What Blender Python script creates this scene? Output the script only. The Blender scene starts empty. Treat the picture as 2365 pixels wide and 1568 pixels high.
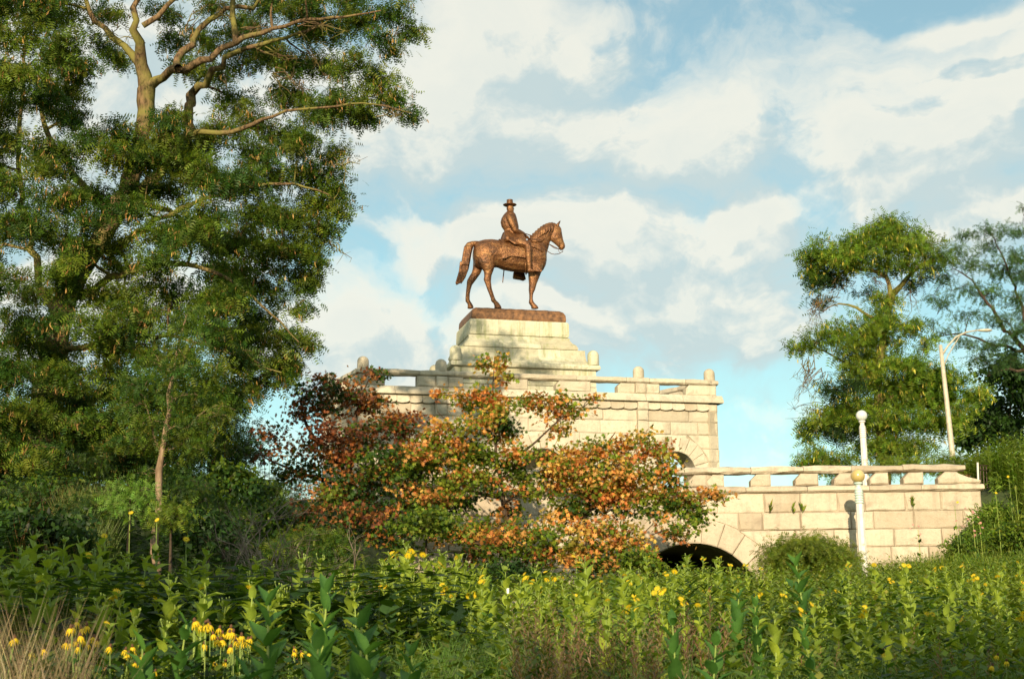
import bpy, bmesh, math, random
import numpy as np
from mathutils import Vector, Matrix

# ------------------------------------------------------------------ camera, world, sun, exposure
SC = bpy.context.scene
COL = SC.collection
rnd = random.Random(7)
R = np.random.default_rng(11)
FPX = 3285.0                       # focal length in units of a 2365-wide frame (50 mm on 36 mm film)
PITCH, ROLL, EYE = math.radians(12.0), 0.013, 1.6
Fv = np.array([0, math.cos(PITCH), math.sin(PITCH)])
Uv = np.array([0, -math.sin(PITCH), math.cos(PITCH)])
Rv = np.array([1.0, 0, 0])
RR = math.cos(ROLL) * Rv - math.sin(ROLL) * Uv
UU = math.sin(ROLL) * Rv + math.cos(ROLL) * Uv
CAM = np.array([0, 0, EYE])

def ray(px, py):
    d = Fv + (px - 1182.5) / FPX * RR + (784 - py) / FPX * UU
    return d
def P(px, py, Y):                  # the point seen at (px, py) that stands Y metres down the scene
    d = ray(px, py)
    return CAM + d * (Y / d[1])
def PP(px, py, p0, n):             # the same on a vertical plane through p0 with normal n
    d = ray(px, py)
    t = ((p0[0] - CAM[0]) * n[0] + (p0[1] - CAM[1]) * n[1]) / (d[0] * n[0] + d[1] * n[1])
    return CAM + d * t
def MPP(Y):                        # metres per frame unit at depth Y
    return Y / FPX

cd = bpy.data.cameras.new('camera')
cam = bpy.data.objects.new('camera', cd); COL.objects.link(cam)
cd.sensor_width = 36; cd.lens = 50; cd.clip_start = 0.1; cd.clip_end = 3000
cam.matrix_world = Matrix(((RR[0], UU[0], -Fv[0], CAM[0]), (RR[1], UU[1], -Fv[1], CAM[1]), (RR[2], UU[2], -Fv[2], CAM[2]), (0, 0, 0, 1)))
cd.dof.use_dof = True; cd.dof.focus_distance = 45; cd.dof.aperture_fstop = 6.5
SC.camera = cam

SUN_AZ, SUN_EL = math.radians(7.2), math.radians(16.2)     # azimuth towards which the light travels, measured from +Y to +X
Ldir = Vector((math.sin(SUN_AZ) * math.cos(SUN_EL), math.cos(SUN_AZ) * math.cos(SUN_EL), -math.sin(SUN_EL)))
sd = bpy.data.lights.new('sun', 'SUN'); sun = bpy.data.objects.new('sun', sd); COL.objects.link(sun)
sd.energy = 5.0; sd.angle = math.radians(0.5); sd.color = (1.0, 0.83, 0.58)
sun.rotation_euler = Ldir.to_track_quat('-Z', 'Y').to_euler(); sun.location = (-10, -30, 40)

SC.view_settings.view_transform = 'Standard'
SC.view_settings.look = 'None'; SC.view_settings.gamma = 1.0
SC.view_settings.use_curve_mapping = False
SC.view_settings.exposure = 0.40
SC.render.engine = 'CYCLES'
SC.cycles.max_bounces = 6; SC.cycles.diffuse_bounces = 3; SC.cycles.glossy_bounces = 2
SC.cycles.transmission_bounces = 4; SC.cycles.transparent_max_bounces = 4
SC.cycles.caustics_reflective = False; SC.cycles.caustics_refractive = False

# ------------------------------------------------------------------ node helpers
def N(nt, t, **k):
    n = nt.nodes.new(t)
    for a, v in k.items():
        if a.startswith('i_'):
            n.inputs[int(a[2:])].default_value = v
        else:
            setattr(n, a, v)
    return n
def L(nt, a, b): nt.links.new(a, b)
def math_n(nt, op, a, b=None, clamp=False):
    n = nt.nodes.new('ShaderNodeMath'); n.operation = op; n.use_clamp = clamp
    for i, v in enumerate((a, b)):
        if v is None: continue
        if isinstance(v, (int, float)): n.inputs[i].default_value = v
        else: L(nt, v, n.inputs[i])
    return n.outputs[0]
def ramp(nt, fac, stops, interp='LINEAR'):
    n = nt.nodes.new('ShaderNodeValToRGB'); n.color_ramp.interpolation = interp
    e = n.color_ramp.elements
    while len(e) > 1: e.remove(e[-1])
    e[0].position = stops[0][0]; e[0].color = (*stops[0][1], 1)
    for p, c in stops[1:]:
        q = e.new(p); q.color = (*c, 1)
    L(nt, fac, n.inputs[0]); return n.outputs[0]
def mixc(nt, fac, a, b, mode='MIX'):
    n = nt.nodes.new('ShaderNodeMix'); n.data_type = 'RGBA'; n.blend_type = mode
    for s, v in ((n.inputs[0], fac), (n.inputs[6], a), (n.inputs[7], b)):
        if isinstance(v, (int, float)): s.default_value = v
        elif isinstance(v, tuple): s.default_value = (*v, 1)
        else: L(nt, v, s)
    return n.outputs[2]

# ------------------------------------------------------------------ the sky: physical sky with broken sunlit cloud
world = bpy.data.worlds.new('World'); SC.world = world; world.use_nodes = True
wt = world.node_tree; wt.nodes.clear()
wo = N(wt, 'ShaderNodeOutputWorld'); bg = N(wt, 'ShaderNodeBackground')
bg.inputs[1].default_value = 0.105
L(wt, bg.outputs[0], wo.inputs[0])
sky = N(wt, 'ShaderNodeTexSky', sky_type='NISHITA', sun_disc=False, sun_elevation=SUN_EL, sun_rotation=math.atan2(-Ldir.x, -Ldir.y) % (2 * math.pi),
        altitude=180, air_density=1.0, dust_density=0.6, ozone_density=1.5)
tc = N(wt, 'ShaderNodeTexCoord')
BLOBS = [(1200, 140, 250, 110), (1060, 270, 330, 160), (1450, 290, 400, 120), (1720, 310, 170, 90), (980, 550, 160, 80), (1350, 540, 330, 110),
         (1650, 520, 180, 80), (1580, 690, 320, 140), (880, 790, 250, 120), (1230, 760, 220, 110), (2180, 330, 240, 200), (2340, 120, 150, 90),
         (2260, 560, 180, 100), (300, 150, 480, 330), (150, 650, 330, 170), (2200, 60, 110, 45), (1800, 780, 160, 90)]
def cloud_group():
    g = bpy.data.node_groups.new('cloud_density', 'ShaderNodeTree')
    g.interface.new_socket('dir', in_out='INPUT', socket_type='NodeSocketVector')
    g.interface.new_socket('density', in_out='OUTPUT', socket_type='NodeSocketFloat')
    gi = N(g, 'NodeGroupInput'); go = N(g, 'NodeGroupOutput')
    nz = N(g, 'ShaderNodeTexNoise'); nz.inputs['Scale'].default_value = 8; nz.inputs['Detail'].default_value = 5
    L(g, gi.outputs[0], nz.inputs['Vector'])
    w = N(g, 'ShaderNodeVectorMath', operation='MULTIPLY_ADD'); L(g, nz.outputs['Color'], w.inputs[0])
    w.inputs[1].default_value = (0.20, 0.20, 0.14); w.inputs[2].default_value = (-0.10, -0.10, -0.07)
    wd = N(g, 'ShaderNodeVectorMath', operation='ADD'); L(g, gi.outputs[0], wd.inputs[0]); L(g, w.outputs[0], wd.inputs[1])
    acc = None
    for bx, by, rx, ry in BLOBS:
        c = ray(bx, by); c = c / np.linalg.norm(c)
        s = N(g, 'ShaderNodeVectorMath', operation='SUBTRACT'); L(g, wd.outputs[0], s.inputs[0]); s.inputs[1].default_value = tuple(c)
        m = N(g, 'ShaderNodeVectorMath', operation='MULTIPLY'); L(g, s.outputs[0], m.inputs[0])
        m.inputs[1].default_value = (FPX / rx, FPX / rx * .5, FPX / ry)
        ln = N(g, 'ShaderNodeVectorMath', operation='LENGTH'); L(g, m.outputs[0], ln.inputs[0])
        v = math_n(g, 'SUBTRACT', 1.6, ln.outputs['Value'], True)
        acc = v if acc is None else math_n(g, 'SMOOTH_MAX', acc, v)
        if acc is not v: acc.node.inputs[2].default_value = 0.25
    # beyond the part of the sky in view the same broken cover goes on
    big = N(g, 'ShaderNodeTexNoise'); big.inputs['Scale'].default_value = 3.2; big.inputs['Detail'].default_value = 2
    L(g, gi.outputs[0], big.inputs['Vector'])
    bigv = N(g, 'ShaderNodeMapRange'); L(g, big.outputs[0], bigv.inputs[0]); bigv.inputs[1].default_value = .42; bigv.inputs[2].default_value = .6
    c = ray(1182, 784); c = c / np.linalg.norm(c)
    dd = N(g, 'ShaderNodeVectorMath', operation='DISTANCE'); L(g, gi.outputs[0], dd.inputs[0]); dd.inputs[1].default_value = tuple(c)
    away = N(g, 'ShaderNodeMapRange'); L(g, dd.outputs['Value'], away.inputs[0]); away.inputs[1].default_value = .42; away.inputs[2].default_value = .55
    outer = math_n(g, 'MULTIPLY', bigv.outputs[0], away.outputs[0])
    cov = math_n(g, 'MAXIMUM', acc, outer)
    st = N(g, 'ShaderNodeVectorMath', operation='MULTIPLY'); L(g, wd.outputs[0], st.inputs[0]); st.inputs[1].default_value = (1, 1, 1.8)
    fb = N(g, 'ShaderNodeTexNoise'); fb.inputs['Scale'].default_value = 9; fb.inputs['Detail'].default_value = 9; fb.inputs['Roughness'].default_value = .6
    L(g, st.outputs[0], fb.inputs['Vector'])
    a = math_n(g, 'MULTIPLY', cov, .52)
    b = math_n(g, 'MULTIPLY', fb.outputs[0], 1.08)
    L(g, math_n(g, 'ADD', a, b), go.inputs[0])
    return g
cg = cloud_group()
def cloud(off):
    a = N(wt, 'ShaderNodeVectorMath', operation='ADD'); L(wt, tc.outputs['Generated'], a.inputs[0]); a.inputs[1].default_value = off
    n = N(wt, 'ShaderNodeGroup'); n.node_tree = cg; L(wt, a.outputs[0], n.inputs[0]); return n.outputs[0]
d0 = cloud((0, 0, 0)); d1 = cloud((-0.016, 0, 0.022))
mask = N(wt, 'ShaderNodeMapRange', interpolation_type='SMOOTHSTEP'); L(wt, d0, mask.inputs[0]); mask.inputs[1].default_value = .54; mask.inputs[2].default_value = 1.04
mask.inputs[3].default_value = .22; mask.inputs[4].default_value = .93
lit = N(wt, 'ShaderNodeMapRange'); L(wt, math_n(wt, 'SUBTRACT', d0, d1), lit.inputs[0]); lit.inputs[1].default_value = -.09; lit.inputs[2].default_value = .08
thick = N(wt, 'ShaderNodeMapRange'); L(wt, d0, thick.inputs[0]); thick.inputs[1].default_value = .85; thick.inputs[2].default_value = 1.35
thick.inputs[3].default_value = 1.0; thick.inputs[4].default_value = .62
ccol = ramp(wt, math_n(wt, 'MULTIPLY', lit.outputs[0], thick.outputs[0]), [(0, (4.3, 5.1, 5.1)), (.4, (5.1, 5.6, 5.35)), (.95, (6.8, 6.65, 5.8))])
skyc = mixc(wt, 1.0, sky.outputs[0], (1.05, 1.32, 1.08), 'MULTIPLY')
L(wt, mixc(wt, mask.outputs[0], skyc, ccol), bg.inputs[0])

# ------------------------------------------------------------------ materials
def new_mat(name):
    m = bpy.data.materials.new(name); m.use_nodes = True; nt = m.node_tree; nt.nodes.clear()
    o = N(nt, 'ShaderNodeOutputMaterial'); return m, nt, o
def pos(nt): return N(nt, 'ShaderNodeNewGeometry').outputs['Position']
def noise(nt, vec, scale, detail=4, rough=.5):
    n = N(nt, 'ShaderNodeTexNoise'); n.inputs['Scale'].default_value = scale; n.inputs['Detail'].default_value = detail; n.inputs['Roughness'].default_value = rough
    L(nt, vec, n.inputs['Vector']); return n.outputs[0]
def rng(nt, v, a, b, c=0., d=1.):
    n = N(nt, 'ShaderNodeMapRange'); L(nt, v, n.inputs[0])
    for i, x in zip((1, 2, 3, 4), (a, b, c, d)): n.inputs[i].default_value = x
    return n.outputs[0]

def leaf_mat(name, trans=.35, rough=.5, spec=.25, var=.35):
    m, nt, o = new_mat(name)
    at = N(nt, 'ShaderNodeAttribute', attribute_name='Col')
    nz = noise(nt, pos(nt), 3.1, 2)
    v = rng(nt, nz, .3, .7, 1 - var, 1 + var)
    hs = N(nt, 'ShaderNodeHueSaturation'); L(nt, at.outputs['Color'], hs.inputs['Color']); L(nt, v, hs.inputs['Value'])
    p = N(nt, 'ShaderNodeBsdfPrincipled'); L(nt, hs.outputs[0], p.inputs['Base Color']); p.inputs['Roughness'].default_value = rough
    p.inputs['Specular IOR Level'].default_value = spec
    t = N(nt, 'ShaderNodeBsdfTranslucent')
    tcol = mixc(nt, 1.0, hs.outputs[0], (1.7, 1.55, .35), 'MULTIPLY'); L(nt, tcol, t.inputs[0])
    mx = N(nt, 'ShaderNodeMixShader'); mx.inputs[0].default_value = trans
    L(nt, p.outputs[0], mx.inputs[1]); L(nt, t.outputs[0], mx.inputs[2]); L(nt, mx.outputs[0], o.inputs[0])
    return m
def flat_leaf(name, col, trans=.3, rough=.5, var=.3, scale=6):
    m, nt, o = new_mat(name)
    oi = N(nt, 'ShaderNodeObjectInfo')
    tcn = N(nt, 'ShaderNodeTexCoord')
    nz = noise(nt, tcn.outputs['Object'], scale, 3)
    f = math_n(nt, 'ADD', math_n(nt, 'MULTIPLY', nz, .5), math_n(nt, 'MULTIPLY', oi.outputs['Random'], .5))
    c = ramp(nt, f, [(.15, tuple(x * (1 - var) for x in col)), (.5, col), (.85, (col[0] * (1 + var * 1.6), col[1] * (1 + var), col[2]))])
    p = N(nt, 'ShaderNodeBsdfPrincipled'); L(nt, c, p.inputs['Base Color']); p.inputs['Roughness'].default_value = rough; p.inputs['Specular IOR Level'].default_value = .3
    t = N(nt, 'ShaderNodeBsdfTranslucent'); L(nt, mixc(nt, 1.0, c, (1.5, 1.5, .6), 'MULTIPLY'), t.inputs[0])
    mx = N(nt, 'ShaderNodeMixShader'); mx.inputs[0].default_value = trans
    L(nt, p.outputs[0], mx.inputs[1]); L(nt, t.outputs[0], mx.inputs[2]); L(nt, mx.outputs[0], o.inputs[0])
    return m
def bark_mat(name, dark, light, moss=None, scale=14):
    m, nt, o = new_mat(name)
    tcn = N(nt, 'ShaderNodeTexCoord')
    mp = N(nt, 'ShaderNodeVectorMath', operation='MULTIPLY'); L(nt, tcn.outputs['Object'], mp.inputs[0]); mp.inputs[1].default_value = (1, 1, .25)
    a = noise(nt, mp.outputs[0], scale, 6, .65); b = noise(nt, tcn.outputs['Object'], 1.3, 3)
    c = ramp(nt, a, [(.35, dark), (.62, light)])
    if moss: c = mixc(nt, rng(nt, b, .45, .62), c, moss)
    p = N(nt, 'ShaderNodeBsdfPrincipled'); L(nt, c, p.inputs['Base Color']); p.inputs['Roughness'].default_value = .9; p.inputs['Specular IOR Level'].default_value = .15
    bp = N(nt, 'ShaderNodeBump'); bp.inputs['Distance'].default_value = .03; bp.inputs['Strength'].default_value = 1; L(nt, a, bp.inputs['Height']); L(nt, bp.outputs[0], p.inputs['Normal'])
    L(nt, p.outputs[0], o.inputs[0]); return m
def stone_mat(name, base, stain, green=0.0, grain=26):
    m, nt, o = new_mat(name)
    g = pos(nt); oi = N(nt, 'ShaderNodeObjectInfo')
    off = N(nt, 'ShaderNodeVectorMath', operation='ADD'); L(nt, g, off.inputs[0]); 
    cb = N(nt, 'ShaderNodeCombineXYZ'); L(nt, math_n(nt, 'MULTIPLY', oi.outputs['Random'], 37.), cb.inputs[0]); L(nt, cb.outputs[0], off.inputs[1])
    n1 = noise(nt, off.outputs[0], 1.1, 5, .6); n2 = noise(nt, g, 7, 5, .65); n3 = noise(nt, g, grain, 4, .6)
    b0 = (base[0] * .74, base[1] * .70, base[2] * .66); b1 = tuple(x * 1.14 for x in base)
    c = ramp(nt, math_n(nt, 'ADD', math_n(nt, 'MULTIPLY', oi.outputs['Random'], .45), math_n(nt, 'MULTIPLY', n1, .55)), [(.2, b0), (.5, base), (.75, b1)])
    c = mixc(nt, math_n(nt, 'MULTIPLY', rng(nt, n1, .56, .72), .75), c, stain)
    c = mixc(nt, math_n(nt, 'MULTIPLY', rng(nt, n2, .5, .75), .35), c, stain)
    c = mixc(nt, math_n(nt, 'MULTIPLY', rng(nt, n3, .45, .7), .22), c, tuple(x * .6 for x in base))
    sv = N(nt, 'ShaderNodeVectorMath', operation='MULTIPLY'); L(nt, g, sv.inputs[0]); sv.inputs[1].default_value = (2.6, 2.6, .22)
    c = mixc(nt, math_n(nt, 'MULTIPLY', rng(nt, noise(nt, sv.outputs[0], 1.0, 5, .62), .50, .70), .5), c, tuple(x * .55 for x in base))
    if green:   # thin algae and run-off streaks: long down the face, narrow across
        st = N(nt, 'ShaderNodeVectorMath', operation='MULTIPLY'); L(nt, g, st.inputs[0]); st.inputs[1].default_value = (4.2, 4.2, .35)
        ns = noise(nt, st.outputs[0], 1.0, 5, .6)
        c = mixc(nt, math_n(nt, 'MULTIPLY', rng(nt, ns, .5, .66), green), c, (.20, .235, .075))
    p = N(nt, 'ShaderNodeBsdfPrincipled'); L(nt, c, p.inputs['Base Color']); p.inputs['Roughness'].default_value = .92; p.inputs['Specular IOR Level'].default_value = .15
    bsum = math_n(nt, 'ADD', math_n(nt, 'MULTIPLY', n2, 1.0), math_n(nt, 'MULTIPLY', n3, .35))
    bp = N(nt, 'ShaderNodeBump'); bp.inputs['Distance'].default_value = .05; bp.inputs['Strength'].default_value = .8; L(nt, bsum, bp.inputs['Height']); L(nt, bp.outputs[0], p.inputs['Normal'])
    L(nt, p.outputs[0], o.inputs[0]); return m
def simple_mat(name, c1, c2, rough=.6, metal=0., scale=8, bump=.0, spec=.4):
    m, nt, o = new_mat(name)
    tcn = N(nt, 'ShaderNodeTexCoord'); n1 = noise(nt, tcn.outputs['Object'], scale, 6, .62)
    c = ramp(nt, n1, [(.32, c1), (.66, c2)])
    p = N(nt, 'ShaderNodeBsdfPrincipled'); L(nt, c, p.inputs['Base Color']); p.inputs['Roughness'].default_value = rough; p.inputs['Metallic'].default_value = metal
    p.inputs['Specular IOR Level'].default_value = spec
    if bump:
        bp = N(nt, 'ShaderNodeBump'); bp.inputs['Distance'].default_value = bump; L(nt, n1, bp.inputs['Height']); L(nt, bp.outputs[0], p.inputs['Normal'])
    L(nt, p.outputs[0], o.inputs[0]); return m

M = {}
M['leaf'] = leaf_mat('foliage', .36)
M['pod'] = leaf_mat('pods', .25, .6)
M['bark'] = bark_mat('locust_bark', (.045, .03, .018), (.24, .155, .08), (.20, .18, .05))
M['bark_dark'] = bark_mat('dark_bark', (.03, .022, .016), (.10, .07, .045))
M['bark_pale'] = bark_mat('sapling_bark', (.16, .10, .06), (.36, .25, .16))
M['dead'] = bark_mat('dead_wood', (.12, .085, .065), (.34, .26, .2))
M['stone'] = stone_mat('rock_faced_granite', (.57, .505, .385), (.34, .285, .205))
M['stone_ramp'] = stone_mat('warm_granite', (.56, .475, .355), (.31, .245, .18))
M['stone_ped'] = stone_mat('pedestal_granite', (.56, .53, .39), (.34, .31, .20), green=.5)
M['mortar'] = stone_mat('mortar', (.40, .34, .25), (.24, .20, .14))
M['paving'] = stone_mat('paving', (.38, .33, .25), (.24, .20, .15))
def bronze():
    m, nt, o = new_mat('weathered_bronze')
    tcn = N(nt, 'ShaderNodeTexCoord'); g = tcn.outputs['Object']
    n1 = noise(nt, g, 2.2, 6, .65); n2 = noise(nt, g, 9, 5, .6)
    c = ramp(nt, n1, [(.3, (.05, .026, .014)), (.46, (.18, .075, .028)), (.56, (.26, .115, .04)), (.7, (.36, .20, .08))])
    c = mixc(nt, math_n(nt, 'MULTIPLY', rng(nt, n2, .46, .66), .6), c, (.07, .04, .026))
    p = N(nt, 'ShaderNodeBsdfPrincipled'); L(nt, c, p.inputs['Base Color']); p.inputs['Metallic'].default_value = .55; p.inputs['Roughness'].default_value = .46
    bp = N(nt, 'ShaderNodeBump'); bp.inputs['Distance'].default_value = .06; bp.inputs['Strength'].default_value = .8; L(nt, n2, bp.inputs['Height']); L(nt, bp.outputs[0], p.inputs['Normal'])
    L(nt, p.outputs[0], o.inputs[0]); return m
M['bronze'] = bronze()
M['bronze_base'] = simple_mat('rusted_bronze_base', (.07, .038, .022), (.30, .145, .06), .6, .3, 5, .02)
M['paint_white'] = simple_mat('white_lamp_paint', (.62, .58, .50), (.80, .77, .70), .5, 0, 5)
M['paint_green'] = simple_mat('pale_green_collar', (.48, .60, .52), (.62, .72, .64), .5)
M['pole'] = simple_mat('galvanised_pole', (.42, .37, .27), (.62, .55, .42), .6, .2)
M['iron'] = simple_mat('dark_iron', (.05, .03, .025), (.12, .08, .06), .6, .3)
M['plaque'] = simple_mat('verdigris_copper', (.05, .19, .16), (.12, .33, .27), .6, .3)
def globe_mat(name, a, b):
    m, nt, o = new_mat(name)
    tcn = N(nt, 'ShaderNodeTexCoord'); c = ramp(nt, noise(nt, tcn.outputs['Object'], 3, 4), [(.35, a), (.65, b)])
    p = N(nt, 'ShaderNodeBsdfPrincipled'); L(nt, c, p.inputs['Base Color']); p.inputs['Roughness'].default_value = .16
    p.inputs['Subsurface Weight'].default_value = .25; p.inputs['Subsurface Radius'].default_value = (.1, .1, .08); p.inputs['Coat Weight'].default_value = .5
    L(nt, p.outputs[0], o.inputs[0]); return m
M['globe_yellow'] = globe_mat('yellowed_globe', (.46, .33, .11), (.58, .46, .2))
M['globe_white'] = globe_mat('milky_globe', (.56, .60, .58), (.7, .72, .68))
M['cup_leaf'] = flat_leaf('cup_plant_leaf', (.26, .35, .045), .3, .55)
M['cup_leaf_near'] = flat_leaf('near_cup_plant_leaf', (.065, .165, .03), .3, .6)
M['cup_stem'] = flat_leaf('cup_plant_stem', (.22, .30, .07), .0, .6)
M['petal'] = flat_leaf('yellow_petal', (.85, .60, .02), .3, .6, .12)
M['cone'] = simple_mat('flower_cone', (.06, .03, .015), (.16, .07, .03), .8)
M['disc'] = simple_mat('flower_disc', (.35, .22, .03), (.55, .36, .05), .8)
M['pink'] = flat_leaf('pink_petal', (.62, .30, .27), .3, .6, .2)
def ground_mat():
    m, nt, o = new_mat('meadow_soil')
    g = pos(nt); c = ramp(nt, noise(nt, g, 1.5, 6, .65), [(.35, (.03, .035, .012)), (.55, (.05, .075, .02)), (.7, (.08, .085, .03))])
    p = N(nt, 'ShaderNodeBsdfPrincipled'); L(nt, c, p.inputs['Base Color']); p.inputs['Roughness'].default_value = .95
    L(nt, p.outputs[0], o.inputs[0]); return m
M['ground'] = ground_mat()

# ------------------------------------------------------------------ mesh helpers
def tris_mesh(name, V, T, mat, cols=None, smooth=False):
    V = np.ascontiguousarray(V, dtype=np.float32); T = np.ascontiguousarray(T, dtype=np.int32)
    me = bpy.data.meshes.new(name)
    nv, ntr = len(V), len(T)
    me.vertices.add(nv); me.vertices.foreach_set('co', V.ravel())
    me.loops.add(ntr * 3); me.loops.foreach_set('vertex_index', T.ravel())
    me.polygons.add(ntr)
    me.polygons.foreach_set('loop_start', np.arange(0, ntr * 3, 3, dtype=np.int32))
    me.polygons.foreach_set('loop_total', np.full(ntr, 3, dtype=np.int32))
    if smooth: me.polygons.foreach_set('use_smooth', np.ones(ntr, dtype=bool))
    me.update(calc_edges=True)
    if cols is not None:
        a = me.color_attributes.new('Col', 'FLOAT_COLOR', 'POINT')
        c = np.ones((nv, 4), dtype=np.float32); c[:, :3] = cols
        a.data.foreach_set('color', c.ravel())
    me.materials.append(mat)
    return me
def poly_mesh(name, V, F, mat, smooth=False):
    me = bpy.data.meshes.new(name)
    me.from_pydata([tuple(map(float, v)) for v in V], [], F)
    if smooth:
        me.polygons.foreach_set('use_smooth', np.ones(len(me.polygons), dtype=bool))
    me.update(); me.materials.append(mat); return me
def link(name, me, parent=None, loc=None, mw=None):
    o = bpy.data.objects.new(name, me); COL.objects.link(o)
    if parent is not None: o.parent = parent
    if loc is not None: o.location = tuple(map(float, loc))
    return o
def tag(o, label=None, cat=None, group=None, kind=None):
    if label: o['label'] = label
    if cat: o['category'] = cat
    if group: o['group'] = group
    if kind: o['kind'] = kind
    return o
def thing(name, label, cat, loc=(0, 0, 0), rz=0., group=None):
    o = bpy.data.objects.new(name, None); COL.objects.link(o); o.empty_display_size = .2
    o.location = tuple(map(float, loc)); o.rotation_euler = (0, 0, rz); return tag(o, label, cat, group)

class MB:
    """collects rings, boxes and lathes into one mesh"""
    def __init__(s): s.V = []; s.F = []
    def add(s, V, F):
        b = len(s.V); s.V += [tuple(v) for v in V]; s.F += [tuple(i + b for i in f) for f in F]; return s
    def rings(s, rs, cap=True, closed=True):
        n = len(rs[0]); V = [v for r in rs for v in r]; F = []
        for i in range(len(rs) - 1):
            for j in range(n if closed else n - 1):
                k = (j + 1) % n; F.append((i * n + j, i * n + k, (i + 1) * n + k, (i + 1) * n + j))
        if cap and closed: F.append(tuple(range(n))[::-1]); F.append(tuple(range((len(rs) - 1) * n, len(rs) * n)))
        return s.add(V, F)
    def lathe(s, prof, c=(0, 0, 0), n=24):
        rs = [[(c[0] + r * math.cos(2 * math.pi * j / n), c[1] + r * math.sin(2 * math.pi * j / n), c[2] + z) for j in range(n)] for r, z in prof]
        return s.rings(rs)
    def box(s, c, h):
        x, y, z = c; a, b, d = h
        V = [(x + i * a, y + j * b, z + k * d) for k in (-1, 1) for j in (-1, 1) for i in (-1, 1)]
        return s.add(V, [(0, 2, 3, 1), (4, 5, 7, 6), (0, 1, 5, 4), (2, 6, 7, 3), (0, 4, 6, 2), (1, 3, 7, 5)])
    def tube(s, pts, rad, n=8):
        s.rings(tube_rings(pts, rad, n)); return s
    def build(s, name, mat, parent=None, loc=None, smooth=False):
        return link(name, poly_mesh(name, s.V, s.F, mat, smooth), parent, loc)
def tube_rings(pts, rad, n):
    pts = [np.array(p, float) for p in pts]; out = []; ref = None
    for i, p in enumerate(pts):
        t = pts[min(i + 1, len(pts) - 1)] - pts[max(i - 1, 0)]; t = t / (np.linalg.norm(t) + 1e-9)
        if ref is None: ref = np.array([1., 0, 0]) if abs(t[0]) < .8 else np.array([0, 1., 0])
        u = ref - t * ref.dot(t); u /= (np.linalg.norm(u) + 1e-9); ref = u; v = np.cross(t, u)
        r = rad[i] if hasattr(rad, '__len__') else rad
        out.append([tuple(p + r * (math.cos(2 * math.pi * j / n) * u + math.sin(2 * math.pi * j / n) * v)) for j in range(n)])
    return out
class TubeSet:
    """many limbs and twigs gathered into one triangle mesh"""
    def __init__(s): s.V = []; s.T = []; s.n = 0
    def add(s, pts, rad, n=5):
        pts = np.asarray(pts, float); rad = np.asarray(rad, float) if hasattr(rad, '__len__') else np.full(len(pts), rad)
        m = len(pts); t = np.gradient(pts, axis=0); t /= (np.linalg.norm(t, axis=1, keepdims=True) + 1e-9)
        ref = np.array([.9, .1, .42]); 
        if abs(t[0].dot(ref)) > .9: ref = np.array([0, 1., 0])
        u = ref - t * (t @ ref)[:, None]; u /= (np.linalg.norm(u, axis=1, keepdims=True) + 1e-9); v = np.cross(t, u)
        a = np.arange(n) * 2 * math.pi / n
        ring = pts[:, None] + rad[:, None, None] * (np.cos(a)[None, :, None] * u[:, None] + np.sin(a)[None, :, None] * v[:, None])
        s.V.append(ring.reshape(-1, 3))
        i = np.arange(m - 1)[:, None] * n; j = np.arange(n)[None]; k = (j + 1) % n
        A, B, C, D = (i + j).ravel(), (i + k).ravel(), (i + n + k).ravel(), (i + n + j).ravel()
        s.T.append(np.concatenate([np.stack([A, B, C], 1), np.stack([A, C, D], 1)]) + s.n); s.n += m * n
    def mesh(s, name, mat): return tris_mesh(name, np.concatenate(s.V), np.concatenate(s.T), mat, smooth=True)

# leaf templates: (vertices, triangles); x runs from stalk to tip, z is the upper side
def frond(k=5, w=.2, droop=.25):
    V = []; T = []
    for i in range(k):
        x0 = .1 + .85 * i / k; q = 1 - .35 * abs(i / (k - 1) - .4)
        for s in (-1, 1):
            b = len(V); V += [(x0, 0, -droop * x0 * x0), (x0 + .13, s * w * q, -droop * x0 * x0 - .03), (x0 + .11, 0, -droop * (x0 + .11) ** 2)]; T.append((b, b + 1, b + 2))
    return np.array(V, float), np.array(T)
def lobed():
    a = [(0, 0), (.28, .16), (.22, .5), (.5, .2), (.72, .46), (.74, .14), (1, 0), (.74, -.14), (.72, -.46), (.5, -.2), (.22, -.5), (.28, -.16)]
    V = [(x, y, -.12 * abs(y) - .15 * x * x) for x, y in a] + [(.5, 0, .02)]
    T = [(i, (i + 1) % 12, 12) for i in range(12)]
    return np.array(V), np.array(T)
def ovate(w=.3, curl=.25):
    V = [(0, 0, 0), (.35, w, .08 - curl * .12), (.35, 0, -curl * .1), (.35, -w, .08 - curl * .12), (1, 0, -curl)]
    return np.array(V), np.array([(0, 2, 1), (0, 3, 2), (1, 2, 4), (2, 3, 4)])
def blade(w=.03, lean=.4):
    V = [(-w, 0, 0), (w, 0, 0), (w * .7 + lean * .3, 0, .55), (-w * .7 + lean * .3, 0, .55), (lean, 0, 1)]
    return np.array(V), np.array([(0, 1, 2), (0, 2, 3), (3, 2, 4)])
def pod():
    V = [(0, .0, 0), (.45, .09, -.02), (.45, -.09, .02), (1, .02, .12), (.85, -.06, .1)]
    return np.array(V), np.array([(0, 2, 1), (1, 2, 4), (1, 4, 3)])
def frames(d, up):
    d = d / (np.linalg.norm(d, axis=1, keepdims=True) + 1e-9)
    y = np.cross(up, d); y /= (np.linalg.norm(y, axis=1, keepdims=True) + 1e-9); z = np.cross(d, y)
    return np.stack([d, y, z], axis=2)
def scatter(tpl, pos_, Fm, scale, cols):
    V, T = tpl; n, k = len(pos_), len(V)
    W = np.einsum('nij,kj->nki', Fm, V) * scale[:, None, None] + pos_[:, None]
    TT = (T[None] + (np.arange(n) * k)[:, None, None]).reshape(-1, 3)
    return W.reshape(-1, 3), TT, np.repeat(cols, k, axis=0)
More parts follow.
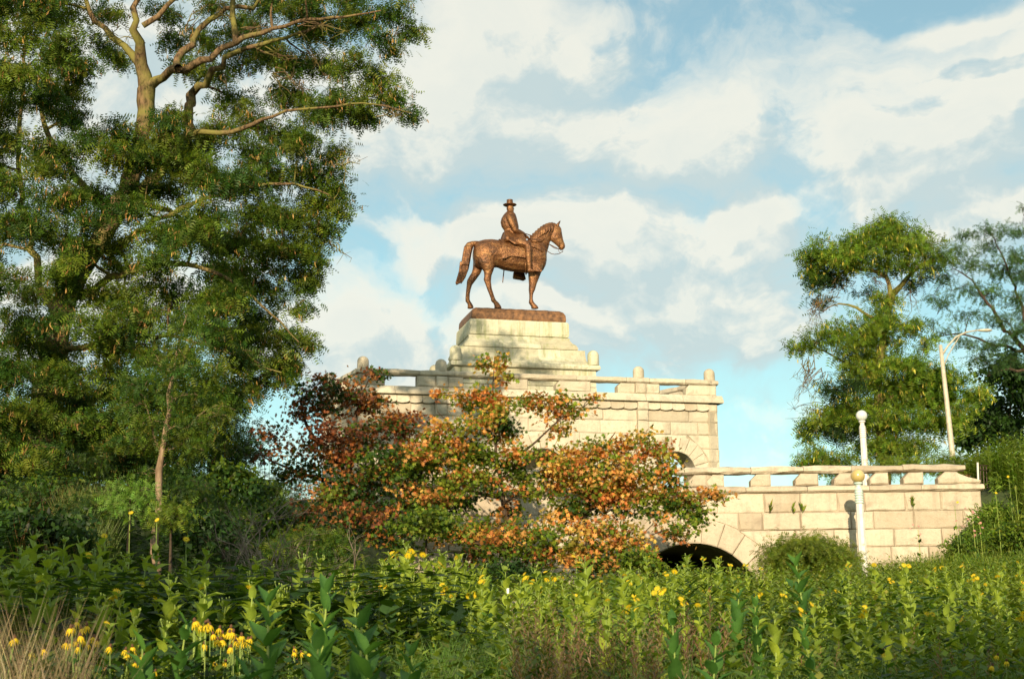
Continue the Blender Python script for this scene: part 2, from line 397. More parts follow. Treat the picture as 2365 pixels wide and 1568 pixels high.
def merge(parts):
    V, T, C = [], [], []; n = 0
    for v, t, c in parts: V.append(v); T.append(t + n); C.append(c); n += len(v)
    return np.concatenate(V), np.concatenate(T), np.concatenate(C)
def pick_cols(pal, n, wts=None, jit=.18):
    pal = np.array(pal); i = R.choice(len(pal), n, p=None if wts is None else np.array(wts) / sum(wts))
    return np.clip(pal[i] * (1 + R.normal(0, jit, (n, 1))) * (1 + R.normal(0, .06, (n, 3))), .003, .95)

# ------------------------------------------------------------------ terrain
def sm(a, b, x):
    t = np.clip((np.asarray(x, float) - a) / (b - a), 0, 1); return t * t * (3 - 2 * t)
def gz(X, Y):
    X = np.asarray(X, float); Y = np.asarray(Y, float)
    base = np.interp(Y, [-50, 0, 2, 5, 8, 12, 18, 30, 46, 60, 400], [0, 0, .05, .5, .9, 1.25, 1.5, 2.2, 3.1, 3.4, 3.4])
    top = 6.75
    e0 = np.interp(X, [-60, -9, -5.5, -4, 2.0, 2.6, 8.6, 9.2, 14.0, 21.3, 60], [10, 14, 30, 50.7, 50.7, 57.5, 57.5, 50.7, 50.6, 36, 30])
    e1 = np.interp(X, [-60, -9, -5.5, -4, 2.0, 2.6, 8.6, 9.2, 14.0, 21.3, 60], [54, 56, 54, 51.6, 51.6, 58.2, 58.2, 51.6, 52, 52.0, 50])
    s = np.clip((Y - e0) / (e1 - e0), 0, 1); s = s * s * (3 - 2 * s)
    z = base + (top - base) * s + .12 * np.sin(X * .9 + 1) * np.sin(Y * .7) * sm(3, 8, Y)
    z = z + sm(12, 15, X) * sm(60, 50, Y) * sm(28, 38, Y) * (.22 * np.sin(X * 1.9 + Y * .6) + .18 * np.sin(Y * 1.3 - X * .8 + 1))
    return z
xs = np.unique(np.concatenate([np.linspace(-400, -30, 12), np.linspace(-30, 30, 121), np.linspace(30, 400, 12)]))
ys = np.unique(np.concatenate([np.linspace(-200, -4, 10), np.linspace(-4, 48, 70), np.linspace(48, 62, 60), np.linspace(62, 1500, 14)]))
GX, GY = np.meshgrid(xs, ys); GZ = gz(GX, GY)
nx, ny = len(xs), len(ys)
idx = np.arange(nx * ny).reshape(ny, nx)
q = np.stack([idx[:-1, :-1], idx[:-1, 1:], idx[1:, 1:], idx[1:, :-1]], -1).reshape(-1, 4)
T_ = np.concatenate([q[:, [0, 1, 2]], q[:, [0, 2, 3]]])
g = link('ground', tris_mesh('ground', np.stack([GX.ravel(), GY.ravel(), GZ.ravel()], 1), T_, M['ground'], smooth=True))
tag(g, 'grassy slope rising from the meadow to the monument terrace', kind='structure')
# ------------------------------------------------------------------ masonry
def outline_dense(o, n=8):
    o = list(o)
    while len(o) < n:
        i = max(range(len(o)), key=lambda k: math.dist(o[k], o[(k + 1) % len(o)]))
        a, b = o[i], o[(i + 1) % len(o)]; o.insert(i + 1, ((a[0] + b[0]) / 2, (a[1] + b[1]) / 2))
    return o
def stone(parent, o, d, depth, mat, xf=lambda s, d, z: (s, d, z), gap=.006, proud=.05, name='stone_block', rough=1.0):
    cx = sum(p[0] for p in o) / len(o); cz = sum(p[1] for p in o) / len(o)
    w = max(p[0] for p in o) - min(p[0] for p in o); h = max(p[1] for p in o) - min(p[1] for p in o)
    o = outline_dense(o, 8 if w < 3 else 10); n = len(o)
    def inset(p, t):
        return (cx + (p[0] - cx) * (1 - 2 * t / max(w, .2)), cz + (p[1] - cz) * (1 - 2 * t / max(h, .2)))
    ring0 = [inset(p, gap) for p in o]
    e = min(.05, .2 * min(w, h))
    ring1 = [inset(p, gap + e * rnd.uniform(.5, 1.3)) for p in o]
    k = rnd.uniform(.35, 1.25)
    V = [xf(p[0], d + depth, p[1]) for p in ring0] + [xf(p[0] + rnd.uniform(-.006, .006), d + rnd.uniform(0, .012), p[1] + rnd.uniform(-.006, .006)) for p in ring0]
    V += [xf(p[0], d - proud * k * rnd.uniform(.6, 1.3) * rough, p[1]) for p in ring1]
    m = max(2, int(w / .55)) if w > h else 2
    cs = [(cx + (i / (m - 1) - .5) * (w * .55 if w > h else 0) + rnd.uniform(-.04, .04), cz + ((i / (m - 1) - .5) * h * .5 if w <= h else 0) + rnd.uniform(-.06, .06)) for i in range(m)]
    V += [xf(c[0], d - proud * k * rnd.uniform(.7, 1.9) * rough, c[1]) for c in cs]
    F = []
    for i in range(n):
        j = (i + 1) % n
        F.append((i, j, n + j, n + i)); F.append((n + i, n + j, 2 * n + j, 2 * n + i))
        ca = min(range(m), key=lambda q: math.dist(cs[q], ring1[i])); cb = min(range(m), key=lambda q: math.dist(cs[q], ring1[j]))
        F.append((2 * n + i, 2 * n + j, 3 * n + ca))
        if ca != cb: F.append((2 * n + j, 3 * n + cb, 3 * n + ca))
    F.append(tuple(range(n))[::-1])
    me = poly_mesh(name, V, F, mat)
    bm = bmesh.new(); bm.from_mesh(me); bmesh.ops.recalc_face_normals(bm, faces=bm.faces); bm.to_mesh(me); bm.free()
    return link(name, me, parent)
def wall_stones(parent, s0, s1, zs, arches, mat, xf=lambda s, d, z: (s, d, z), d=0., depth=.4, lmin=.8, lmax=1.9, proud=.05, cuts=()):
    """coursed blocks between heights zs (top down), fitted round arches (cx, cz, inner radius, ring)"""
    for r in range(len(zs) - 1):
        zt, zb = zs[r], zs[r + 1]; zm = (zt + zb) / 2
        segs = [(s0, s1)]
        for cx, cz, ri, rg in arches:
            ro = ri + rg; out = []
            if zt - cz >= ro or zb > cz + ro: continue
            w = math.sqrt(max(0, ro * ro - max(0, zt - cz) ** 2))
            for a, b in segs:
                if a < cx < b: out += [(a, cx - w), (cx + w, b)]
                else: out.append((a, b))
            segs = out
        for c in cuts:
            out = []
            for a, b in segs:
                if a < c < b: out += [(a, c), (c, b)]
                else: out.append((a, b))
            segs = out
        for a, b in segs:
            if b - a < .04: continue
            n = max(1, round((b - a) / rnd.uniform(lmin, lmax)))
            e = [a + (b - a) * i / n for i in range(n + 1)]
            for i in range(1, n): e[i] += rnd.uniform(-.22, .22) * (b - a) / n
            for i in range(n):
                o = outline_dense([(e[i], zb), (e[i + 1], zb), (e[i + 1], zt), (e[i], zt)], 10)
                mid = (e[i] + e[i + 1]) / 2; q = []
                for p in o:
                    for cx, cz, ri, rg in arches:
                        ro = ri + rg; dx, dz = p[0] - cx, p[1] - cz
                        if dz > 0 and dx * dx + dz * dz < ro * ro:
                            if zt > cz + ro - .02 and e[i] - .01 < cx < e[i + 1] + .01 or (abs(mid - cx) < ro * .45 and zt > cz + math.sqrt(max(0, ro * ro - (mid - cx) ** 2))): p = (p[0], cz + math.sqrt(max(0, ro * ro - dx * dx)))
                            else: p = (cx + math.copysign(math.sqrt(max(0, ro * ro - dz * dz)), mid - cx), p[1])
                        elif dz <= 0 and abs(dx) < ro: p = (cx + math.copysign(ro, mid - cx), p[1])
                    if not q or math.dist(q[-1], p) > .015: q.append(p)
                if len(q) > 3:
                    ww = max(p[0] for p in q) - min(p[0] for p in q); hh = max(p[1] for p in q) - min(p[1] for p in q)
                    if ww > .08 and hh > .08: stone(parent, q, d, depth, mat, xf, proud=proud)
def arch_stones(parent, arch, n, zfoot, mat, xf=lambda s, d, z: (s, d, z), d=-.02, depth=.9):
    cx, cz, ri, rg = arch
    for i in range(n):
        a0, a1 = math.pi * i / n, math.pi * (i + 1) / n; am = (a0 + a1) / 2
        k = rg * (1 + rnd.uniform(-.0, .03))
        o = [(cx + r * math.cos(a), cz + r * math.sin(a)) for r, a in ((ri, a0), (ri + k, a0), (ri + k, am), (ri + k, a1), (ri, a1), (ri, am))]
        stone(parent, o, d, depth, mat, xf, name='voussoir', proud=.035, gap=.01)
    z = cz
    while z > zfoot + .2:
        for sg in (-1, 1):
            a, b = sorted((cx + sg * ri, cx + sg * (ri + rg)))
            stone(parent, [(a, z - .6), (b, z - .6), (b, z), (a, z)], d, depth, mat, xf, name='jamb_stone', proud=.03)
        z -= .6
def core_wall(name, parent, s0, s1, z0, z1, arches, y0, y1, mat):
    o = [(s0, z0)]
    for cx, cz, ri, rg in sorted(arches):
        r = ri + .05; o.append((cx - r, z0))
        o += [(cx - r * math.cos(math.pi * k / 20), cz + r * math.sin(math.pi * k / 20)) for k in range(21)]
        o.append((cx + r, z0))
    o += [(s1, z0), (s1, z1), (s0, z1)]
    n = len(o); V = [(s, y0, z) for s, z in o] + [(s, y1, z) for s, z in o]
    F = [tuple(range(n)), tuple(range(n, 2 * n))[::-1]] + [(i, n + i, n + (i + 1) % n, (i + 1) % n) for i in range(n)]
    return link(name, poly_mesh(name, V, F, mat), parent)
def vault(parent, arch, y0, y1, zfoot, mat, t=.25):
    cx, cz, r, _ = arch
    prof = [(cx - r, zfoot)] + [(cx - r * math.cos(math.pi * k / 20), cz + r * math.sin(math.pi * k / 20)) for k in range(21)] + [(cx + r, zfoot)]
    prof2 = [(cx - r - t, zfoot)] + [(cx - (r + t) * math.cos(math.pi * k / 20), cz + (r + t) * math.sin(math.pi * k / 20)) for k in range(21)] + [(cx + r + t, zfoot)]
    n = len(prof); V = [(s, y, z) for y in (y0, y1) for s, z in prof] + [(s, y, z) for y in (y0, y1) for s, z in prof2]
    F = []
    for i in range(n - 1):
        F.append((i, i + 1, n + i + 1, n + i)); F.append((2 * n + i, 3 * n + i, 3 * n + i + 1, 2 * n + i + 1))
        F.append((i, 2 * n + i, 2 * n + i + 1, i + 1)); F.append((n + i, n + i + 1, 3 * n + i + 1, 3 * n + i))
    return link('vault', poly_mesh('vault', V, F, mat), parent)
def rail_stone(parent, a, b, zc, h, dep, mat, name='rail_stone', jit=.018, end=0.):
    """one length of heavy rounded coping from a to b (plan points)"""
    a, b = np.array(a, float), np.array(b, float); L_ = np.linalg.norm(b - a); t = (b - a) / L_; nrm = np.array([t[1], -t[0]])
    m = max(3, int(L_ / .35)); rs = []
    for i in range(m + 1):
        p = a + t * (L_ * i / m) ; p = p + t * ((.008 if i == 0 else (-.008 if i == m else 0)))
        k = .93 if i in (0, m) else 1
        r = []
        for j in range(10):
            an = 2 * math.pi * (j + .5) / 10; cxx, sz = math.cos(an), math.sin(an)
            cxx = math.copysign(abs(cxx) ** .7, cxx); sz = math.copysign(abs(sz) ** .7, sz)
            q = p + nrm * cxx * dep / 2 * k * (1 + rnd.uniform(-jit, jit) * 2)
            r.append((q[0], q[1], zc + sz * h / 2 * k + rnd.uniform(-jit, jit)))
        rs.append(r)
    mb = MB(); mb.rings(rs)
    return mb.build(name, mat, parent)
def finial(parent, s, y, z, r, h, mat):
    prof = [(r * .96, -.02), (r, 0.03), (r * 1.0, h - r * .95)] + [(r * math.cos(t), h - r * .95 + r * .95 * math.sin(t)) for t in (.3, .6, .9, 1.2, 1.45)]
    mb = MB(); n = 18
    rs = [[(s + rr * (1 + rnd.uniform(-.012, .012)) * math.cos(2 * math.pi * j / n), y + rr * math.sin(2 * math.pi * j / n), z + zz) for j in range(n)] for rr, zz in prof]
    mb.rings(rs); o = mb.build('finial', mat, parent, smooth=True)
    return o

# ---- the monument's main terrace
A_ROT = math.radians(14.5)
e_ = np.array([math.cos(A_ROT), math.sin(A_ROT), 0]); nb_ = np.array([-math.sin(A_ROT), math.cos(A_ROT), 0]); O_ = np.array([0, 69., 0])
def to_local(p): q = np.array(p) - O_; return (q @ e_, q @ nb_, q[2])
D0 = -5.5
def s_at(px, py=890): return to_local(PP(px, py, O_ + nb_ * D0, nb_))[0]
mon = thing('stone_monument', 'massive cream granite arched monument terrace with knobbed balustrade under the rider statue', 'monument', O_, A_ROT)
S0, S1 = -8.45, 8.45
ST = M['stone']
arR = (6.34, 9.18, .9, .72); arC = (0.0, 9.1, 1.0, .75); arL = (-6.34, 9.18, .9, .72)
zs = [11.98, 11.47, 10.87, 10.24, 9.64, 9.02, 8.42, 7.8, 7.2, 6.6]
core_wall('wall_core', mon, S0 + .1, S1 - .1, 6.4, 12.4, [arL, arC, arR], D0 + .03, D0 + 1.55, M['mortar'])
wall_stones(mon, S0, S1, zs, [arL, arC, arR], ST, d=D0, depth=.5, lmin=1.0, lmax=2.0, proud=.05, cuts=(-5.0, -4.47, 4.47, 5.0))
for ar, nn in ((arL, 11), (arC, 11), (arR, 11)):
    arch_stones(mon, ar, nn, 6.8, ST, d=D0 - .02, depth=1.0)
    vault(mon, ar, D0 + .95, D0 + 1.5, 6.5, M['mortar'])
# solid body behind the left and middle bays, floor slab on top
mb = MB(); mb.box(((-8.1 + 5.0) / 2, .3, 9.3), ((8.1 + 5.0) / 2, 4.2, 2.9)); mb.build('terrace_body', M['mortar'], mon)
mb = MB(); mb.box((-.9, 0.0, 12.5), (7.4, 5.2, .12)); mb.box((7.2, -3.5, 12.5), (.9, 1.8, .12)); mb.build('terrace_floor', M['paving'], mon)
# splayed left flank and right return
Ax, Ay = S0, D0
lp = to_local(P(748, 900, 65.6)); flank = np.array([lp[0], lp[1]]) - np.array([Ax, Ay]); fl = np.linalg.norm(flank); ft = flank / fl; fn = np.array([-ft[1], ft[0]])
if fn[0] > 0: fn = -fn
def xf_left(s, d, z):      # s from the far end towards the corner; d inwards
    p = np.array([Ax, Ay]) + ft * (fl - s) - fn * d; return (p[0], p[1], z)
wall_stones(mon, 0, fl, zs, [], ST, xf_left, d=0, depth=.5, proud=.05)
rt = np.array([-.371, .922]); rt = rt / np.linalg.norm(rt); rn = np.array([.922, .371])
rl = 4.4
def xf_right(s, d, z):
    p = np.array([S1, D0]) + rt * s - rn * d; return (p[0], p[1], z)
wall_stones(mon, 0, rl, [11.98, 11.47, 10.87], [], ST, xf_right, d=0, depth=.5, proud=.05)
wall_stones(mon, 0, 1.55, zs[2:], [], ST, xf_right, d=0, depth=.5, proud=.05)
V = []
for (px_, py_) in ((Ax + .1, Ay + .1), tuple(np.array([Ax, Ay]) + ft * fl + np.array([.1, 0])), (-8.6, 4.5), (-7.9, 4.5), (-7.9, Ay + .1)): V += [(px_, py_, 6.4), (px_, py_, 12.4)]
n5 = 5
F = [tuple(2 * i for i in range(n5))[::-1], tuple(2 * i + 1 for i in range(n5))] + [(2 * i, 2 * ((i + 1) % n5), 2 * ((i + 1) % n5) + 1, 2 * i + 1) for i in range(n5)]
link('flank_core', poly_mesh('flank_core', V, F, M['mortar']), mon)
# pilasters
for a in (-5.0, 4.47):
    for r in range(len(zs) - 1):
        stone(mon, [(a, zs[r + 1]), (a + .53, zs[r + 1]), (a + .53, zs[r]), (a, zs[r])], D0 - .12, .5, ST, proud=.04, name='pilaster_stone')
# corbel frieze: scooped blocks with a dropping lower lip
def corbel_row(xf, L0, L1, w=.62):
    n = round((L1 - L0) / w); w = (L1 - L0) / n
    for i in range(n):
        a = L0 + i * w; b = a + w
        prof = []
        for k in range(7):
            t = k / 6; prof.append((a + .01 + (w - .02) * t, 12.03 - .04 * math.sin(math.pi * min(1, t * 1.25)) * (1 if t < .8 else 1) + .05 * (t > .85)))
        top = [(a + .01 + (w - .02) * k / 6, 12.36) for k in range(7)]
        V = []; F = []
        for (s, z), (s2, z2) in zip(prof, top):
            V += [xf(s, -.15 + .02 * rnd.random(), z), xf(s, -.11, z + .17), xf(s2, -.06, z2), xf(s2, .3, z2), xf(s, .3, z)]
        for k in range(6):
            q = k * 5
            for m_ in range(5): F.append((q + m_, q + (m_ + 1) % 5, q + 5 + (m_ + 1) % 5, q + 5 + m_))
        F += [(4, 3, 2, 1, 0), tuple(30 + x for x in range(5))]
        link('corbel', poly_mesh('corbel', V, F, ST), mon)
xf_front = lambda s, d, z: (s, D0 + d, z)
corbel_row(xf_front, S0 + .0, -5.0); corbel_row(xf_front, -4.47, 4.47); corbel_row(xf_front, 5.0, S1 - .45)
corbel_row(xf_left, 0, fl)
stone(mon, [(S1 - .45, 11.98), (S1, 11.98), (S1, 12.36), (S1 - .45, 12.36)], D0 - .03, .4, ST)
for a in (-5.0, 4.47): stone(mon, [(a, 11.98), (a + .53, 11.98), (a + .53, 12.36), (a, 12.36)], D0 - .17, .4, ST, name='pilaster_stone')
# projecting base course under the balustrade
def base_course(xf, a, b, nblk, z0=12.38, z1=12.74, out=.26, parent=None, mat=None):
    ed = [a + (b - a) * i / nblk for i in range(nblk + 1)]
    for i in range(1, nblk): ed[i] += rnd.uniform(-.2, .2)
    for i in range(nblk):
        m_ = 5; V = []; F = []
        for k in range(m_ + 1):
            s = ed[i] + .008 + (ed[i + 1] - ed[i] - .016) * k / m_; j = rnd.uniform(-.012, .012)
            V += [xf(s, -out + j, z0), xf(s, -out + j * 1.2, z0 + .1), xf(s, -out * .45 + j, z1 - .07), xf(s, -out * .3 + j, z1 + j * .5), xf(s, .45, z1), xf(s, .45, z0)]
        for k in range(m_):
            for t in range(6): F.append((k * 6 + t, k * 6 + (t + 1) % 6, k * 6 + 6 + (t + 1) % 6, k * 6 + 6 + t))
        F += [(5, 4, 3, 2, 1, 0), tuple(m_ * 6 + x for x in range(6))]
        link('base_course_stone', poly_mesh('base_course_stone', V, F, mat or ST), parent or mon)
base_course(xf_front, S0 - .22, S1 + .24, 9); base_course(xf_left, 0, fl + .1, 3); base_course(xf_right, -.1, rl, 3)
# balustrade: piers between the openings, rails, finials
RZ0, RZ1 = 13.23, 13.52
opn = [(s_at(889), s_at(963)), (s_at(1070), s_at(1138)), (s_at(1219), s_at(1284)), (s_at(1364), s_at(1426)), (s_at(1523), s_at(1584))]
edges = [S0 + .02] + [x for o in opn for x in o] + [S1 - .02]
piers = [(edges[i], edges[i + 1]) for i in range(0, len(edges), 2)]
for i, (a, b) in enumerate(piers):
    cuts = [a] + [c for c in (-4.95, -4.42, 4.42, 4.95) if a + .1 < c < b - .1] + [b]
    for k in range(len(cuts) - 1):
        p, q = cuts[k], cuts[k + 1]
        ch = .16 if (k == 0 and i in (2, 3, 4, 5)) else 0
        o = [(p, 12.74), (q, 12.74), (q, RZ0)] + ([(p + ch, RZ0), (p, RZ0 - ch)] if ch else [(p, RZ0)])
        wide = abs((p + q) / 2) > 4.4 and abs((p + q) / 2) < 4.96
        stone(mon, o, D0 - (.1 if wide else 0.02), .46, ST, name='pier_stone', proud=.05)
for ra, rb in ((S0 - .1, -5.7), (-5.7, -4.1), (-4.1, -1.4), (-1.4, 1.6), (1.6, 4.0), (4.0, 5.12), (5.12, 6.9), (6.9, S1 + .1)):
    rail_stone(mon, (ra, D0 + .2), (rb, D0 + .2), (RZ0 + RZ1) / 2, RZ1 - RZ0, .58, ST)
for s in (-8.2, -4.68, 4.68, 8.2): finial(mon, s, D0 + .2, RZ1 - .03, .26, .58, ST)
pa = np.array([Ax, Ay]) + fn * -.2
for k in range(2):
    rail_stone(mon, pa + ft * fl * k / 2, pa + ft * fl * (k + 1) / 2, (RZ0 + RZ1) / 2, RZ1 - RZ0, .58, ST)
pe = pa + ft * fl; finial(mon, pe[0], pe[1], RZ1 - .03, .27, .58, ST)
for a, b in ((0.02, .9), (1.7, 2.5), (3.2, fl - .02)):
    stone(mon, [(a, 12.74), (b, 12.74), (b, RZ0), (a, RZ0)], .0, .45, ST, xf_left, name='pier_stone')
pb = np.array([S1, D0]) + rn * -.2
for k in range(2): rail_stone(mon, pb + rt * rl * k / 2, pb + rt * rl * (k + 1) / 2, (RZ0 + RZ1) / 2, RZ1 - RZ0, .55, ST)
for a, b in ((0.3, .9), (2.0, 2.8), (3.8, rl)):
    stone(mon, [(a, 12.74), (b, 12.74), (b, RZ0), (a, RZ0)], .0, .45, ST, xf_right, name='pier_stone')
# back parapet
for k in range(5): rail_stone(mon, (-8.0 + k * 2.9, 5.0), (-5.1 + k * 2.9, 5.0), (RZ0 + RZ1) / 2 , RZ1 - RZ0, .5, ST)
for k in range(5): stone(mon, [(-7.6 + k * 2.9, 12.6), (-6.4 + k * 2.9, 12.6), (-6.4 + k * 2.9, RZ0), (-7.6 + k * 2.9, RZ0)], 4.8, .4, ST, name='pier_stone')

# ---- pedestal
ped = thing('statue_pedestal', 'tall flaring pale granite pedestal streaked green below the bronze base of the rider', 'pedestal', O_, A_ROT)
HB = .95                       # how much shallower than wide
def course(prof, nfront, name='pedestal_stone', mat=None, cutj=None):
    """prof: (half width, z) bottom to top; splits the front into nfront stones, one stone on each side and the back"""
    mat = mat or M['stone_ped']; w0 = prof[0][0]
    cuts = [-1] + [(-1 + 2 * (i + (rnd.uniform(-.2, .2))) / nfront) for i in range(1, nfront)] + [1]
    def pt(side, t, hw, z):
        hd = hw - HB
        if side == 0: return (t * hw if abs(t) == 1 else t * w0, -hd, z)
        if side == 1: return (hw, t * hd, z)
        if side == 2: return (-t * hw, hd, z)
        return (-hw, -t * hd, z)
    for side in range(4):
        cc = cuts if side == 0 else ([-1, 0.1, 1] if side in (1, 3) and nfront > 1 else [-1, 1])
        for i in range(len(cc) - 1):
            V = []; F = []; m_ = 6; k = len(prof)
            for c in range(m_ + 1):
                t = cc[i] + (cc[i + 1] - cc[i]) * c / m_
                for hw, z in prof:
                    x, y, zz = pt(side, t, hw, z); j = rnd.uniform(-.014, .014)
                    if side in (0, 2): y += j; x += .005 * (1 if c == 0 else -1 if c == m_ else 0)
                    else: x += j
                    V.append((x, y, zz))
            base = len(V); V += [(0, 0, prof[0][1]), (0, 0, prof[-1][1])] if side in (1, 3) else [(pt(side, (cc[i] + cc[i + 1]) / 2, prof[0][0], 0)[0] * .3, 0, prof[0][1]), (pt(side, (cc[i] + cc[i + 1]) / 2, prof[0][0], 0)[0] * .3, 0, prof[-1][1])]
            for c in range(m_):
                for r in range(k - 1): F.append((c * k + r, (c + 1) * k + r, (c + 1) * k + r + 1, c * k + r + 1))
                F.append((c * k, base, (c + 1) * k)); F.append((c * k + k - 1, (c + 1) * k + k - 1, base + 1))
            F.append(tuple(range(k)) + (base + 1, base)); F.append(tuple(m_ * k + r for r in range(k))[::-1] + (base, base + 1))
            link(name, poly_mesh(name, V, F, mat), ped)
course([(3.42, 12.62), (3.5, 12.66), (3.5, 13.5)], 5)
course([(3.47, 13.52), (3.5, 13.54), (3.5, 14.30)], 6)
course([(3.56, 14.32), (3.66, 14.36), (3.68, 14.46), (3.64, 14.56), (3.54, 14.61)], 5)
course([(3.44, 14.63), (3.32, 14.72), (3.10, 14.83), (2.96, 14.97), (2.86, 15.17), (2.80, 15.44)], 5)
course([(2.83, 15.46), (2.84, 15.54), (2.78, 15.68), (2.62, 15.82), (2.5, 15.98), (2.46, 16.11)], 3)
course([(2.44, 16.13), (2.48, 16.16), (2.5, 16.3), (2.48, 16.8), (2.43, 16.90)], 3)
for sx in (-1, 1):
    for sy in (-1, 1): finial(ped, sx * 3.40, sy * (3.42 - HB), 14.6, .28, .74, M['stone_ped'])

# ------------------------------------------------------------------ the lower wall with its balustrade and tunnel arch
low = thing('terrace_wall', 'long warm granite retaining wall with tunnel arch and block balustrade, in front of the monument', 'wall', (0, 50, 0))
SR = M['stone_ramp']; arT = (6.2, 2.48, 2.4, .85)
X0, X1 = -4.2, 16.35
core_wall('wall_core', low, X0, 16.1, 1.2, 6.6, [arT], .02, 1.0, M['mortar'])
zl = [6.58, 5.91, 5.29, 4.68, 4.08, 3.48, 2.88, 2.28, 1.7]
wall_stones(low, X0, 16.38, zl[:2], [arT], SR, depth=.5, lmin=1.1, lmax=2.4, proud=.05)
wall_stones(low, X0, 16.72, zl[1:3], [arT], SR, depth=.5, lmin=.8, lmax=2.4, proud=.07, d=-.03)
wall_stones(low, X0, 17.0, zl[2:], [arT], SR, depth=.5, lmin=.8, lmax=2.2, proud=.06, d=-.05)
arch_stones(low, arT, 13, 1.5, SR, d=-.07, depth=1.05)
vault(low, arT, .95, 8.0, 1.3, M['mortar'])
xf_low = lambda s, d, z: (s, d, z)
def roll_course(a, b, n):
    ed = [a + (b - a) * i / n for i in range(n + 1)]
    for i in range(1, n): ed[i] += rnd.uniform(-.25, .25)
    for i in range(n): rail_stone(low, (ed[i], .2), (ed[i + 1], .2), 6.715, .27, .72, SR, name='base_course_stone', jit=.016)
roll_course(X0, 16.5, 10)
def xl(px): return P(px, 1105, 50)[0]
pl = [(-3.4, -2.7), (-1.2, -.5), (1.0, 1.7), (3.3, 4.0), (xl(1588.7), xl(1632)), (xl(1632), xl(1672)), (xl(1733), xl(1780)), (xl(1835), xl(1890)), (xl(1925), xl(1971)), (xl(2008), xl(2052)), (xl(2085), xl(2132.6))]
for a, b in pl:
    stone(low, [(a, 6.84), (b, 6.84), (b, 7.27), (a + .22, 7.27), (a, 7.05)], -.02, .44, SR, name='pier_stone', proud=.06)
a = xl(2166)
stone(low, [(a, 6.84), (xl(2262), 6.84), (xl(2266), 6.93), (xl(2245), 7.03), (xl(2222), 7.12), (xl(2210), 7.26), (a + .25, 7.27), (a, 7.05)], -.02, .44, SR, name='pier_stone', proud=.06)
ed = [-3.9, -1.7, .8, 3.2, 5.6, 8.35, 10.2, 11.9, 13.7, 15.9]
for i in range(len(ed) - 1): rail_stone(low, (ed[i], .2), (ed[i + 1], .2), 7.41, .27, .6, SR, jit=.028)
mb = MB(); mb.box((5.7, 4.65, 6.62), (3.8, 4.2, .12)); mb.build('terrace_slab', M['paving'], low)

# ------------------------------------------------------------------ the equestrian statue
stt = thing('equestrian_statue', 'rust brown bronze statue of a man in a tall hat on a standing horse', 'statue', (O_[0], O_[1], 17.52), A_ROT)
BZ = M['bronze']
def SV(u, v, d=0.):
    fx = (1650 + u * 550 / 1725) / 1.62368; fy = (700 + v * 500 / 1568) / 1.62368
    p = PP(fx, fy, O_ + nb_ * d, nb_); l = to_local(p); return np.array([l[0], d, l[2] - 17.52])
def loft_uv(mb, st, d=0., n=14):
    """st: (edge point, opposite edge point, half width[, depth]) in the statue's side view"""
    rs = []
    for s in st:
        dd = s[3] if len(s) > 3 else d
        a, b = SV(*s[0], dd), SV(*s[1], dd); c = (a + b) / 2; h = (a - b) / 2
        rs.append([tuple(c + h * math.cos(2 * math.pi * j / n) + np.array([0, s[2], 0]) * math.sin(2 * math.pi * j / n)) for j in range(n)])
    mb.rings(rs)
def remeshed(mb, name, vox, parent, mat=BZ, it=4):
    o = mb.build(name, mat, parent)
    bm = bmesh.new(); bm.from_mesh(o.data); bmesh.ops.recalc_face_normals(bm, faces=bm.faces); bm.to_mesh(o.data); bm.free()
    r = o.modifiers.new('Remesh', 'REMESH'); r.mode = 'VOXEL'; r.voxel_size = vox; r.use_smooth_shade = True
    s = o.modifiers.new('Smooth', 'SMOOTH'); s.iterations = it; s.factor = .5
    return o
# bronze ground and base
mb = MB(); hw, hd, z0, z1, c = 2.37, 1.42, -.61, 0.0, .26
def chamf(hw, hd, c=.0): return [(-hw, -hd), (hw, -hd), (hw, hd), (-hw, hd)]
mb.rings([[(x, y, z) for x, y in chamf(a, b)] for a, b, z in ((2.37, 1.42, -.61), (2.39, 1.44, -.5), (2.37, 1.42, -.26), (2.28, 1.33, -.1), (2.12, 1.2, 0.0))])
bo = mb.build('bronze_base', M['bronze_base'], stt)
mb = MB(); ny_, nx_ = 10, 26
rs = []
V = [(-2.0 + 4.0 * i / nx_, -1.05 + 2.1 * j / ny_, (.11 + .008 * math.sin(i * 1.7 + j) + .012 * rnd.random()) * min(1, min(i, nx_ - i) / 2, min(j, ny_ - j) / 1.0) - .02) for j in range(ny_ + 1) for i in range(nx_ + 1)]
F = [(j * (nx_ + 1) + i, j * (nx_ + 1) + i + 1, (j + 1) * (nx_ + 1) + i + 1, (j + 1) * (nx_ + 1) + i) for j in range(ny_) for i in range(nx_)]
link('bronze_ground', poly_mesh('bronze_ground', V, F, M['bronze_base'], True), stt)
